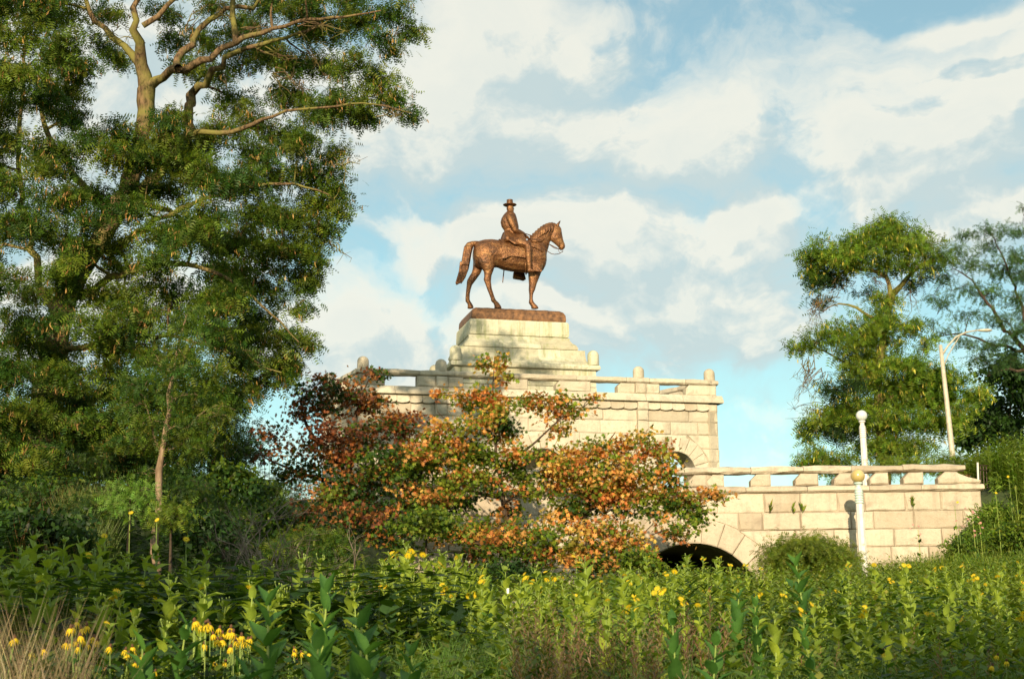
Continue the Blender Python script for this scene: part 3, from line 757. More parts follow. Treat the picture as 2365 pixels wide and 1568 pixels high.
# horse
mb = MB()
loft_uv(mb, [((388, 760), (392, 860), .16), ((403, 690), (410, 930), .38), ((450, 642), (455, 960), .52), ((520, 622), (520, 965), .60), ((600, 618), (600, 955), .60),
             ((680, 628), (680, 952), .58), ((760, 645), (750, 982), .60), ((850, 655), (850, 1001), .61), ((940, 655), (940, 1010), .58), ((1020, 630), (1030, 1020), .53),
             ((1090, 600), (1100, 1018), .49), ((1160, 610), (1170, 1008), .46), ((1215, 680), (1213, 985), .38), ((1246, 790), (1240, 930), .22)])
loft_uv(mb, [((1030, 640), (1245, 900), .44), ((1060, 592), (1252, 840), .40), ((1090, 555), (1258, 780), .34), ((1135, 512), (1278, 715), .27), ((1190, 468), (1292, 655), .23), ((1250, 438), (1302, 612), .20),
             ((1310, 426), (1318, 590), .185), ((1352, 425), (1330, 560), .16)])
loft_uv(mb, [((1340, 432), (1303, 575), .12), ((1368, 438), (1300, 615), .19), ((1400, 455), (1308, 645), .21), ((1426, 492), (1335, 664), .20), ((1436, 560), (1366, 690), .165), ((1450, 630), (1392, 714), .13),
             ((1465, 668), (1402, 738), .125), ((1473, 695), (1418, 750), .11), ((1468, 722), (1444, 746), .06)])
for sd_ in (-1, 1):
    loft_uv(mb, [((1368, 455), (1398, 460), .06, sd_ * .11), ((1378, 430), (1408, 442), .06, sd_ * .12), ((1398, 408), (1417, 418), .04, sd_ * .13), ((1418, 393), (1423, 396), .01, sd_ * .13)], n=8)
nh = [((425, 790), (655, 850), .30), ((450, 900), (650, 900), .28), ((490, 962), (643, 935), .24), ((516, 1000), (632, 980), .19), ((520, 1055), (607, 1045), .14), ((511, 1092), (600, 1118), .115), ((534, 1150), (603, 1142), .10),
      ((551, 1200), (609, 1195), .09), ((575, 1260), (626, 1250), .085), ((597, 1318), (644, 1306), .085), ((600, 1345), (660, 1338), .10), ((630, 1374), (688, 1362), .09), ((640, 1405), (716, 1402), .13), ((636, 1432), (728, 1432), .15)]
fh = [((395, 800), (560, 850), .28), ((388, 900), (530, 900), .26), ((386, 958), (505, 960), .21), ((372, 1010), (478, 1022), .16), ((340, 1060), (437, 1080), .125), ((316, 1105), (406, 1122), .11), ((313, 1150), (379, 1156), .10),
      ((308, 1200), (363, 1206), .09), ((302, 1260), (351, 1265), .085), ((298, 1325), (349, 1325), .09), ((300, 1350), (356, 1345), .10), ((324, 1380), (372, 1368), .09), ((325, 1408), (390, 1400), .13), ((322, 1432), (398, 1432), .15)]
nf = [((1035, 900), (1215, 920), .24), ((1040, 980), (1200, 985), .23), ((1044, 1045), (1182, 1035), .19), ((1048, 1100), (1156, 1100), .15), ((1052, 1150), (1136, 1150), .13), ((1049, 1212), (1120, 1210), .12), ((1055, 1262), (1096, 1262), .09),
      ((1056, 1320), (1091, 1318), .085), ((1049, 1366), (1099, 1350), .10), ((1067, 1392), (1120, 1378), .09), ((1080, 1412), (1146, 1404), .13), ((1078, 1436), (1165, 1436), .15)]
loft_uv(mb, nh, -.30); loft_uv(mb, fh, .30); loft_uv(mb, nf, -.26); loft_uv(mb, [((a[0] - 7, a[1]), (b[0] - 7, b[1]), w) for a, b, w in nf], .26)
remeshed(mb, 'horse', .034, stt, it=2)
# tail with separate locks, mane
mb = MB()
loft_uv(mb, [((462, 640), (450, 700), .10), ((415, 638), (420, 700), .12), ((370, 642), (402, 700), .13), ((318, 658), (392, 715), .14), ((283, 705), (386, 735), .15), ((268, 780), (372, 790), .16), ((252, 880), (356, 880), .16), ((238, 970), (338, 975), .13), ((222, 1040), (305, 1045), .09), ((206, 1090), (272, 1088), .07), ((194, 1130), (238, 1130), .05), ((185, 1158), (200, 1160), .02)])
for k in range(7):
    t = k / 6; u0 = 235 + 90 * t
    loft_uv(mb, [((u0 - 2, 880), (u0 + 14, 880), .05, -.1 + .05 * (k % 3)), ((u0 - 14, 990), (u0 + 6, 990), .05, -.12), ((u0 - 38 - 10 * t, 1070), (u0 - 12 - 14 * t, 1075), .05, -.08), ((u0 - 58 - 26 * t, 1135 - 8 * (k % 3)), (u0 - 50 - 26 * t, 1150 - 14 * (k % 2)), .015, -.05)], n=8)
for k in range(5):
    u0 = 290 + 18 * k
    loft_uv(mb, [((u0 - 6, 700), (u0 + 10, 700), .05, -.12), ((u0 - 22, 800), (u0 - 4, 800), .05, -.15), ((u0 - 38, 920), (u0 - 22, 920), .04, -.15)], n=8)
remeshed(mb, 'tail', .028, stt, it=2)
mb = MB()
for k in range(9):
    t = k / 8; u0 = 1065 + 245 * t; v0 = 585 - 155 * math.sin(t * math.pi / 2)
    loft_uv(mb, [((u0 - 14, v0 - 4), (u0 + 20, v0 - 8), .10, -.03), ((u0 - 4, v0 + 38), (u0 + 26, v0 + 32), .06, -.24), ((u0 + 2, v0 + 78 + 10 * (k % 3)), (u0 + 24, v0 + 70), .05, -.30), ((u0 - 12 , v0 + 118), (u0 - 4, v0 + 122), .02, -.30)], n=8)
loft_uv(mb, [((1075, 630), (1085, 660), .08, -.36), ((1130, 625), (1135, 665), .1, -.38), ((1190, 620), (1195, 660), .08, -.34), ((1225, 600), (1228, 620), .04, -.30)], n=8)
remeshed(mb, 'mane', .03, stt, it=2)
# saddle blanket, draped over the back
rs_o, rs_i = [], []
for k in range(13):
    u = 692 + (1008 - 692) * k / 12; vb = np.interp(u, [692, 705, 760, 800, 900, 990, 1008], [885, 892, 868, 855, 868, 880, 870])
    vt = np.interp(u, [692, 850, 1008], [624, 648, 636]); vc = np.interp(u, [692, 850, 1008], [790, 826, 830])
    c = SV(u, vc); top = SV(u, vt); bot = SV(u, vb); a = top[2] - c[2] + .02; b = .66
    zb = bot[2] - c[2]; o1, o2 = [], []
    for m_ in range(-9, 10):
        th = m_ / 9 * math.pi / 2
        w = 1 + .006 * math.sin(k * 1.1)
        if abs(m_) < 7:
            th = m_ / 6 * math.pi / 2 * .98; y, z = b * math.sin(th) * w, a * math.cos(th)
        else:
            f_ = (abs(m_) - 6) / 3; y, z = math.copysign(b + .02 * f_ + .008 * math.sin(k * 1.1), m_), a * math.cos(math.pi / 2 * .98) * (1 - f_) + zb * f_
        o1.append((c[0], y, c[2] + z)); o2.append((c[0], y * .95, c[2] + z - .03 * (abs(m_) < 7)))
    rs_o.append(o1 + o2[::-1])
mb = MB(); mb.rings(rs_o); mb.build('saddle_blanket', BZ, stt)
mb = MB(); a = SV(765, 642); mb.tube([(a[0], -.62, a[2] - .12), (a[0], -.5, a[2] + .0), (a[0], 0, a[2] + .06), (a[0], .5, a[2]), (a[0], .62, a[2] - .12)], [.15, .17, .16, .17, .15], 12); mb.build('blanket_roll', BZ, stt, smooth=True)
# rider: one continuous body with coat, arms, legs, boots, hands
mb = MB()
loft_uv(mb, [((792, 288), (852, 290), .13), ((764, 312), (872, 312), .24), ((744, 336), (886, 330), .33), ((722, 375), (900, 365), .35), ((711, 420), (915, 420), .33), ((722, 470), (926, 470), .29), ((754, 515), (926, 512), .25),
             ((746, 560), (940, 560), .30), ((716, 620), (960, 620), .40), ((706, 668), (980, 690), .48)])
loft_uv(mb, [((800, 212), (852, 212), .10), ((786, 232), (862, 232), .145), ((781, 255), (866, 252), .155), ((786, 276), (868, 274), .145), ((796, 300), (868, 296), .12), ((812, 318), (862, 316), .08)])
loft_uv(mb, [((858, 250), (868, 250), .03), ((862, 262), (876, 264), .035), ((860, 268), (868, 270), .03)], n=8)      # nose
loft_uv(mb, [((790, 280), (850, 290), .11), ((788, 305), (856, 310), .13)])
def limb(pts, rad, n=10): mb.tube([SV(u, v, d) for u, v, d in pts], rad, n)
for sd_ in (-1, 1):
    limb([(806, 338, sd_ * .30), (826, 380, sd_ * .40), (852, 450, sd_ * .44), (884, 512, sd_ * .42), (930, 535, sd_ * .34), (975, 560, sd_ * .22), (1004, 582, sd_ * .13)], [.15, .165, .15, .14, .14, .13, .10])
    limb([(1004, 582, sd_ * .12), (1022, 596, sd_ * .11), (1040, 606, sd_ * .09)], [.07, .085, .06])
    for q in range(4): limb([(1030 + 3 * q, 596 + 4 * q, sd_ * .12), (1046 + 2 * q, 602 + 5 * q, sd_ * .08), (1044, 612 + 4 * q, sd_ * .03), (1034, 614 + 4 * q, sd_ * .03)], [.026, .027, .025, .022], 6)
    limb([(1014, 588, sd_ * .10), (1030, 584, sd_ * .05), (1042, 590, sd_ * .02)], [.032, .03, .024], 6)               # thumb
    limb([(850, 640, sd_ * .30), (930, 655, sd_ * .56), (1000, 672, sd_ * .70), (1028, 690, sd_ * .73), (1036, 730, sd_ * .73)], [.25, .24, .20, .20, .18])
    limb([(1036, 700, sd_ * .73), (1040, 800, sd_ * .74), (1046, 900, sd_ * .73), (1056, 965, sd_ * .72), (1060, 985, sd_ * .72)], [.20, .165, .14, .11, .11])
    limb([(1030, 988, sd_ * .72), (1062, 985, sd_ * .73), (1094, 990, sd_ * .75), (1112, 994, sd_ * .76)], [.085, .10, .085, .05])
remeshed(mb, 'rider', .022, stt, it=1)
mb = MB()
for sd_ in (-1, 1):
    rs = []
    for a, b, y, th in (((750, 530), (935, 530), .22, .10), ((735, 585), (958, 590), .40, .09), ((742, 640), (975, 650), .60, .07), ((790, 690), (980, 700), .73, .05), ((832, 722), (974, 732), .78, .04)):
        pa_, pb_ = SV(*a, 0), SV(*b, 0); r = []
        for j in range(9): t = j / 8; p = pa_ * (1 - t) + pb_ * t; r.append((p[0], sd_ * (y + .03 * math.sin(t * 9)), p[2]))
        for j in range(9): t = 1 - j / 8; p = pa_ * (1 - t) + pb_ * t; r.append((p[0], sd_ * (y - th + .03 * math.sin(t * 9)), p[2]))
        rs.append(r)
    mb.rings(rs)
mb.build('coat_skirt', BZ, stt)
mb = MB(); c = SV(821, 224); s_ = .00424
mb.lathe([(.05, -.03), (.20, -.03), (.30, .0), (.345, .03), (.35, .045), (.30, .03), (.18, .03), (.165, .12), (.155, .24), (.165, .285), (.15, .30), (.02, .305)], tuple(c), 24); hat = mb.build('hat', BZ, stt, smooth=True)
def plate(name, uv, d, th, mat=BZ):
    n = len(uv); V = [tuple(SV(u, v, d)) for u, v in uv]; V = V + [(x, y + th, z) for x, y, z in V]
    F = [tuple(range(n)), tuple(range(n, 2 * n))[::-1]] + [(i, n + i, n + (i + 1) % n, (i + 1) % n) for i in range(n)]
    o = link(name, poly_mesh(name, V, F, mat), stt); b = o.modifiers.new('Bevel', 'BEVEL'); b.width = .02; b.segments = 2; return o
plate('stirrup_cover', [(1112, 898), (1128, 905), (1150, 928), (1178, 955), (1206, 992), (1196, 1002), (1160, 1000), (1105, 988), (1088, 950), (1094, 915)], -.80, .16)
plate('stirrup_cover', [(870, 1000), (935, 1004), (995, 1010), (1013, 1088), (985, 1103), (950, 1092), (905, 1086), (866, 1078), (862, 1056)], .74, .16)
mb = MB(); mb.tube([SV(770, 880, .70), SV(752, 985, .72), (SV(744, 1060, .72)), SV(737, 1130, .72)], [.035, .03, .028, .02], 8); mb.build('scabbard', BZ, stt, smooth=True)
def strap(name, pts, r=.02): m2 = MB(); m2.tube([SV(*p) for p in pts], r, 6); return m2.build(name, BZ, stt, smooth=True)
strap('rein', [(1000, 552, -.08), (1090, 580, -.28), (1190, 612, -.30), (1280, 675, -.26), (1345, 722, -.2), (1400, 735, -.13)])
strap('rein', [(1030, 600, -.1), (1120, 640, -.42), (1190, 695, -.40), (1260, 758, -.24), (1310, 790, -.18), (1350, 797, -.16), (1400, 790, -.15), (1445, 762, -.12)], .018)
strap('rein', [(1010, 556, .08), (1100, 590, .28), (1290, 680, .26), (1360, 715, .2), (1400, 735, .13)], .018)
strap('cheek_strap', [(1372, 450, -.18), (1380, 560, -.20), (1405, 660, -.15), (1415, 720, -.13)], .022)
strap('nose_band', [(1450, 635, -.08), (1420, 665, -.155), (1398, 700, -.12)], .022)
strap('breast_strap', [(1062, 690, -.58), (1130, 720, -.53), (1200, 765, -.44), (1246, 800, -.2)], .035)
strap('girth', [(1005, 880, -.60), (1010, 960, -.50), (1012, 1012, -.25), (1012, 1030, 0), (1012, 1012, .25)], .04)
strap('curb_chain', [(1400, 735, -.12), (1392, 752, -.08), (1410, 778, -.1), (1444, 768, -.1), (1446, 748, -.08)], .012)

# ------------------------------------------------------------------ lamps
def globe_lamp(label, base, H, mg, group):
    t = thing('globe_lamp', label, 'street lamp', base, rnd.uniform(0, 1), group)
    mb = MB(); n = 8
    def oct_(r, z): return [(r * math.cos(2 * math.pi * (j + .5) / n), r * math.sin(2 * math.pi * (j + .5) / n), z) for j in range(n)]
    mb.rings([oct_(.20, -.6), oct_(.19, .3), oct_(.155, .42), oct_(.15, .5), oct_(.125, H - 1.15)]); mb.build('post', M['paint_white'], t)
    fl = MB()
    for k in range(8):
        a = 2 * math.pi * k / n; fl.box((.138 * math.cos(a), .138 * math.sin(a), (H - .6) / 2), (.012, .012, (H - 1.9) / 2))
    mb = MB(); z = H - 1.15
    prof = [(.13, 0)]
    for k in range(5): prof += [(.15, .02 + k * .085), (.15, .045 + k * .085), (.125, .05 + k * .085), (.125, .08 + k * .085)]
    prof += [(.14, .46), (.10, .5), (.085, .56), (.10, .62), (.15, .66), (.13, .7)]
    mb.lathe([(r, z + q) for r, q in prof], n=20); mb.build('collar', M['paint_green'] if 'yellowed' in label else M['paint_white'], t)
    R_ = .235; mb = MB(); mb.lathe([(R_ * math.sin(a), H - R_ - R_ * math.cos(a)) for a in np.linspace(.5, math.pi - .03, 16)], n=28); mb.build('globe', mg, t, smooth=True)
    return t
gb = P(1981, 1099, 47.3); globe_lamp('white octagonal lamp post with yellowed glass globe, before the granite wall', (gb[0], 47.3, 2.9), gb[2] + .235 - 2.9, M['globe_yellow'], 'globe lamps')
gb = P(1990, 960, 58); globe_lamp('white lamp post with milky clear globe rising behind the wall balustrade', (gb[0], 58, 6.7), gb[2] + .235 - 6.7, M['globe_white'], 'globe lamps')
# tall leaning street light far behind
t = thing('street_light', 'tall leaning pale street light pole with curved arm in front of the tall locust', 'street light', P(2203, 1080, 57))
o0 = P(2203, 1080, 57)
def rel(px, py, Y=57): return P(px, py, Y) - o0
mb = MB(); mb.tube([rel(2207, 1140), rel(2203, 1080), rel(2187, 930), rel(2172, 797)], [.13, .125, .10, .075], 10); mb.build('pole', M['pole'], t, smooth=True)
mb = MB(); arc = [(2175, 822), (2190, 798), (2208, 778), (2232, 767), (2262, 762)]; mb.tube([rel(*p) for p in arc], [.04, .037, .033, .03, .027], 8); mb.build('arm', M['pole'], t, smooth=True)
mb = MB(); mb.tube([rel(2178, 850), rel(2190, 820), rel(2204, 796), rel(2216, 777)], .022, 6); mb.build('brace', M['pole'], t, smooth=True)
mb = MB(); c = rel(2276, 763); mb.rings([[(c[0] + x, c[1] + w * math.cos(a), c[2] + h * math.sin(a)) for a in np.linspace(0, 2 * math.pi, 10, endpoint=False)] for x, w, h in ((-.3, .03, .03), (-.2, .09, .05), (.07, .11, .07), (.23, .08, .04), (.28, .02, .01))]); mb.build('lamp_head', M['pole'], t, smooth=True)
# dark iron gate piece on the bank, right of the wall
f0 = P(2258, 1140, 51)
t = thing('metal_fence', 'short dark iron fence with white post on the bank right of the wall', 'fence', f0)
r_ = lambda px, py, Y=51: P(px, py, Y) - f0
mb = MB(); mb.tube([r_(2261, 1150), r_(2258, 1068)], .035, 6); mb.build('post', M['paint_white'], t)
for (a, b) in (((2258, 1073), (2328, 1082)), ((2260, 1084), (2328, 1092)), ((2262, 1125), (2328, 1130))):
    mb = MB(); mb.tube([r_(*a), r_(*b, 53)], .022, 5); mb.build('rail', M['iron'], t)
for k in range(9):
    x = 2266 + k * 7; mb = MB(); mb.tube([r_(x, 1126, 51.2 + k * .2), r_(x - 2, 1075 + k, 51.2 + k * .2)], .014, 5); mb.build('bar', M['iron'], t)
# pale railing seen through the leaves on the left, behind the trees
f0 = P(640, 1125, 58); f0[2] = min(f0[2], 9)
t = thing('railing', 'pale thin metal railing behind the dark red tree, left of the monument', 'railing', f0)
r_ = lambda px, py, Y=58: P(px, py, Y) - f0
for yy in (1052, 1108):
    mb = MB(); mb.tube([r_(575, yy), r_(745, yy)], .025, 5); mb.build('rail', M['pole'], t)
for k in range(16):
    x = 580 + k * 10.5; mb = MB(); mb.tube([r_(x, 1130), r_(x - .5, 1050)], .014, 5); mb.build('bar', M['pole'], t)
# white marker stake and leaning wire panel in the meadow
b0 = P(1172, 1440, 20); t = thing('marker_stake', 'short weathered white stake in the meadow below the orange oak', 'stake', b0)
r_ = lambda px, py: P(px, py, 20) - b0
mb = MB(); mb.box(tuple(r_(1172.5, 1402)), (.022, .022, .26)); mb.build('stake', M['paint_white'], t)
for k in range(6):
    x = 1186 + k * 6; b1 = 1
b0 = P(1200, 1440, 20.6); t = thing('wire_panel', 'small pale wire mesh panel standing among the cup plants beside the white stake', 'wire panel', b0)
r_ = lambda px, py: P(px, py, 20.6) - b0
for k in range(9):
    mb = MB(); mb.tube([r_(1180 + k * 7, 1430), r_(1178 + k * 7, 1388 + k % 2)], .006, 4); mb.build('wire', M['pole'], t)
mb = MB(); mb.tube([r_(1178, 1390), r_(1236, 1391)], .009, 4); mb.build('rail', M['pole'], t)
# ------------------------------------------------------------------ foliage
FR = frond(4, .25, .25); FR4 = frond(4, .28, .3); LB = lobed(); OV = ovate(); BL = blade(); PD = pod(); NARROW = ovate(.13, .3)
GREEN = [(.055, .105, .010), (.10, .155, .013), (.036, .085, .011), (.135, .175, .018)]
GREEN_SHADE = [(.018, .042, .010), (.026, .062, .012), (.036, .08, .012)]  # dark greens, with the shade of thicket and slope put into the leaf colour
GREEN_YL = [(.13, .19, .015), (.19, .24, .022), (.09, .15, .014)]
PODC = [(.36, .21, .06), (.28, .15, .045), (.44, .29, .09)]
PODY = [(.42, .38, .05), (.50, .42, .07), (.34, .27, .05)]
ORANGE = [(.50, .20, .055), (.60, .30, .08), (.40, .14, .04), (.54, .34, .08), (.30, .26, .04)]
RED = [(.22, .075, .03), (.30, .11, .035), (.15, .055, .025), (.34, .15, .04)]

def W4(p): return (float(p[0]), float(p[1]), float(p[2]), 1)
def PW(*a): return W4(P(*a))
def unit(n):
    v = R.normal(size=(n, 3)); return v / np.linalg.norm(v, axis=1, keepdims=True)

def grow_tree(name, label, cat, base, limbs, clumps, Y, leaf='frond', size=.26, n_per=330, pal=GREEN, pods=None, pod_n=.05, pod_size=.2, bark='bark', group=None,
              twig=.010, ntw=11, bare=0, zsq=.62, extra=None, flat=True, thick=.05, tip_pal=None, limb_n=8):
    """limbs: [(points (px, py, Y), radii)] ; clumps: (px, py, rx, ry, dY, palette key, density)"""
    base = np.array(base, float)
    t = thing(name, label, cat, base, 0, group)
    tb = TubeSet(); nodes = []; nrad = []
    for pts, rad in limbs:
        W = np.array([P(*p) if len(p) == 3 else p[:3] for p in pts]) - base
        m = max(4, int(sum(np.linalg.norm(np.diff(W, axis=0), axis=1)) / .35))
        s = np.concatenate([[0], np.cumsum(np.linalg.norm(np.diff(W, axis=0), axis=1))]); q = np.linspace(0, s[-1], m)
        C_ = np.stack([np.interp(q, s, W[:, i]) for i in range(3)], 1)
        for _ in range(2): C_[1:-1] = (C_[:-2] + 2 * C_[1:-1] + C_[2:]) / 4
        rr = np.interp(q, s, rad if hasattr(rad, '__len__') else [rad] * len(pts))
        C_[1:-1] += R.normal(0, 1, (m - 2, 3)) * np.minimum(rr[1:-1], .12)[:, None] * (.22 + .35 * (rr[1:-1, None] < .16))
        tb.add(C_, rr * (1 + R.normal(0, .05, m)), limb_n if rr.max() > .08 else 6)
        nodes += list(C_); nrad += list(rr)
    nodes = np.array(nodes); nrad = np.array(nrad)
    LP, LD, LU, LC = [], [], [], []; PDP = []
    cl = []
    for c in clumps:
        px, py, rx, ry = c[:4]; dY = c[4] if len(c) > 4 else 0; key = c[5] if len(c) > 5 else None; den = c[6] if len(c) > 6 else 1.
        dY = dY + R.uniform(-1, .5) * min(2.2, 1.0 * rx * MPP(Y)); yy = Y + dY; w = P(px, py, yy) - base; k = MPP(yy)
        cl.append((w, rx * k, ry * k, key, den))
    order = np.argsort([np.min(np.linalg.norm(nodes - c[0], axis=1)) for c in cl])
    for oi in order:
        w, ax, az, key, den = cl[oi]; ay = ax * .85
        dd = np.linalg.norm(nodes - w, axis=1) + 1.2 * np.maximum(0, nodes[:, 2] - w[2] - .2)
        j = int(np.argmin(dd)); st = nodes[j]; r0 = min(nrad[j] * .65, thick + .012 * ax)
        L0 = np.linalg.norm(w - st); m = max(4, int(L0 / .45) + 2); q = np.linspace(0, 1, m)[:, None]
        path = st * (1 - q) + w * q; path[:, 2] += np.sin(q[:, 0] * math.pi) * L0 * .10
        path[1:-1] += R.normal(0, .05 * min(L0, 2.5), (m - 2, 3))
        rr = r0 * (1 - .62 * q[:, 0]); tb.add(path, rr, 6)
        nodes = np.concatenate([nodes, path[1:]]); nrad = np.concatenate([nrad, rr[1:]])
        nt_ = max(5, int(ntw * den * (ax * az / 1.0) ** .35))
        u = unit(nt_); u[:, 2] = u[:, 2] * .8 + .12
        tips = w + u * np.array([ax, ay, az]) * R.uniform(.6, 1.28, (nt_, 1))
        nl = int(n_per * den * ax * (az + .15) / .9)
        per = max(6, nl // nt_)
        for k in range(nt_):
            s0 = path[-1 - R.integers(0, min(3, len(path)))]
            q5 = np.linspace(0, 1, 5)[:, None]; tw = s0 * (1 - q5) + tips[k] * q5; ln = np.linalg.norm(tips[k] - s0)
            tw[:, 2] += np.sin(q5[:, 0] * 2.2) * ln * .22 - q5[:, 0] ** 2 * ln * .12
            tw[1:-1] += R.normal(0, .04 * ln, (3, 3))
            tb.add(tw, np.linspace(twig * 1.6, twig * .5, 5), 3)
            if den <= 0: continue
            a = R.uniform(.18, 1.06, per) ** .75; p = np.stack([np.interp(a, q5[:, 0], tw[:, i]) for i in range(3)], 1)
            sp = .10 + .16 * ax
            p += R.normal(0, 1, (per, 3)) * np.array([sp, sp, sp * .62 if flat else sp * .8])
            dirn = (tips[k] - s0) / (ln + 1e-6)
            d = dirn * .35 + unit(per) * .85 + np.array([0, 0, -.45 if leaf.startswith('frond') else -.15])
            LP.append(p); LD.append(d); LU.append(unit(per) * .75 + np.array([0, -.18, .75]))
            pl_ = {None: pal, 'o': ORANGE, 'r': RED, 'g': GREEN, 'y': GREEN_YL, 'd': GREEN_SHADE}[None if isinstance(key, list) else key]
            if leaf == 'lobed' and key == 'o': pl_ = ORANGE * 2 + GREEN_YL
            if leaf == 'lobed' and key in ('g', 'y'): pl_ = pl_ * 2 + GREEN_YL + ORANGE[1:3]
            if leaf == 'lobed' and key == 'd': pl_ = GREEN_SHADE + GREEN + [ORANGE[0]]
            if isinstance(key, list): pl_ = key
            sub = [pl_[q_] for q_ in R.integers(0, len(pl_), 2)]
            LC.append(pick_cols(sub, per, [.8, .2], .13) * R.uniform(.75, 1.25))
            if pods is not None and R.random() < .8:
                npd = R.poisson(per * pod_n)
                if npd: i_ = R.integers(0, per, npd); PDP.append(np.repeat(p[i_], 3, axis=0) + R.normal(0, .045, (npd * 3, 3)) + np.array([0, 0, -.06]))
    if extra is not None: extra(tb, base)
    link('trunk', tb.mesh('trunk', M[bark]), t)
    LP, LD, LU, LC = map(np.concatenate, (LP, LD, LU, LC)); n = len(LP)
    tpl = {'frond': FR, 'lobed': LB, 'ovate': OV, 'frond4': FR4, 'narrow': NARROW}[leaf]
    V, T, C = scatter(tpl, LP, frames(LD, LU), size * R.uniform(.7, 1.25, n), LC)
    cr = link('crown', tris_mesh('crown', V, T, M['leaf'], C), t)
    if PDP:
        q = np.concatenate(PDP); n = len(q); d = R.normal(0, .3, (n, 3)) + np.array([0, 0, -1.])
        V, T, C = scatter(PD, q, frames(d, unit(n)), pod_size * R.uniform(.6, 1.2, n), pick_cols(pods, n))
        o = link('seed_pods', tris_mesh('seed_pods', V, T, M['pod'], C), t); o['kind'] = 'stuff'
    return t

# ---- the great honey locust on the left
YL = 41.0
def jitter_fill(poly_rows, step, rx, ry, dy, skip=None, key=None, den=1.):
    out = []
    for y, x0, x1 in poly_rows:
        x = x0 + rnd.uniform(0, step)
        while x < x1:
            px, py = x + rnd.uniform(-.3, .3) * step, y + rnd.uniform(-.4, .4) * 60
            if not (skip and skip(px, py)): out.append((px, py, rx * rnd.uniform(.75, 1.25), ry * rnd.uniform(.75, 1.25), rnd.uniform(-dy * 1.25, dy * .55), key, den * rnd.uniform(.7, 1.15)))
            x += step * rnd.uniform(.85, 1.15)
    return out
loc = [(905, 22, 55, 22), (945, 70, 30, 24), (850, 60, 55, 26), (770, 75, 55, 30, 1.5), (900, 105, 55, 22), (690, 60, 60, 40, 2), (640, 150, 60, 40, 2), (720, 175, 70, 36, 1), (800, 140, 45, 26, -1),
       (880, 180, 40, 24), (860, 215, 60, 26), (925, 240, 32, 20), (962, 268, 26, 17), (845, 290, 30, 26), (790, 235, 60, 30, -1), (740, 265, 60, 34, 1), (680, 240, 60, 40, 2), (820, 262, 50, 22),
       (660, 320, 60, 30, 1), (710, 330, 50, 30, -1), (775, 352, 36, 18), (730, 400, 55, 32), (660, 400, 70, 40), (770, 440, 36, 26), (785, 490, 26, 24), (720, 470, 60, 36), (650, 500, 70, 44),
       (750, 540, 36, 34), (690, 560, 60, 44), (620, 590, 70, 44), (735, 600, 28, 26), (690, 640, 55, 30), (620, 680, 60, 34, 1), (715, 665, 30, 30), (700, 715, 26, 18), (560, 650, 60, 44), (540, 560, 70, 50),
       (700, 790, 36, 22), (640, 780, 55, 30), (720, 800, 18, 14), (590, 740, 50, 34, 1), (650, 835, 55, 30), (690, 850, 22, 26), (580, 830, 60, 44), (640, 880, 34, 26), (570, 900, 44, 34), (520, 780, 70, 50),
       (500, 700, 60, 44), (600, 350, 60, 34), (560, 430, 60, 40), (580, 500, 60, 44), (590, 270, 50, 26), (540, 240, 50, 24, 2), (500, 300, 60, 34), (420, 350, 60, 34), (470, 400, 60, 40), (390, 270, 44, 24, -1.5)]
openzone = lambda x, y: (190 < x < 640 and y < 215) or (215 < x < 330 and y < 300)
rows = [(40, -90, 190), (95, -90, 200), (150, -90, 230), (205, -90, 260), (260, -90, 300), (320, -90, 560), (380, -90, 560), (440, -90, 600), (500, -90, 560), (560, -90, 560), (620, -90, 540), (680, -90, 540),
        (740, -90, 540), (800, -90, 560), (860, -90, 560), (915, -90, 560), (965, -60, 540), (1010, -60, 520), (1050, -60, 480)]
loc += jitter_fill(rows, 92, 60, 38, 3.6, openzone)
loc += [(250, 30, 40, 24, 3), (290, 150, 40, 24, 3), (400, 110, 40, 24, 3.5), (500, 20, 40, 20, 3), (560, 150, 50, 26, 3), (230, 120, 30, 22, 3), (360, 30, 40, 22, 2), (470, 90, 45, 26, 2.5), (540, 60, 50, 30, 3), (600, 100, 50, 34, 3), (620, 20, 60, 30, 1), (430, 160, 40, 20, 2.5), (100, 20, 80, 40), (500, 170, 50, 24, 2.5), (700, 5, 70, 26, 0), (800, 0, 60, 22, 1)]
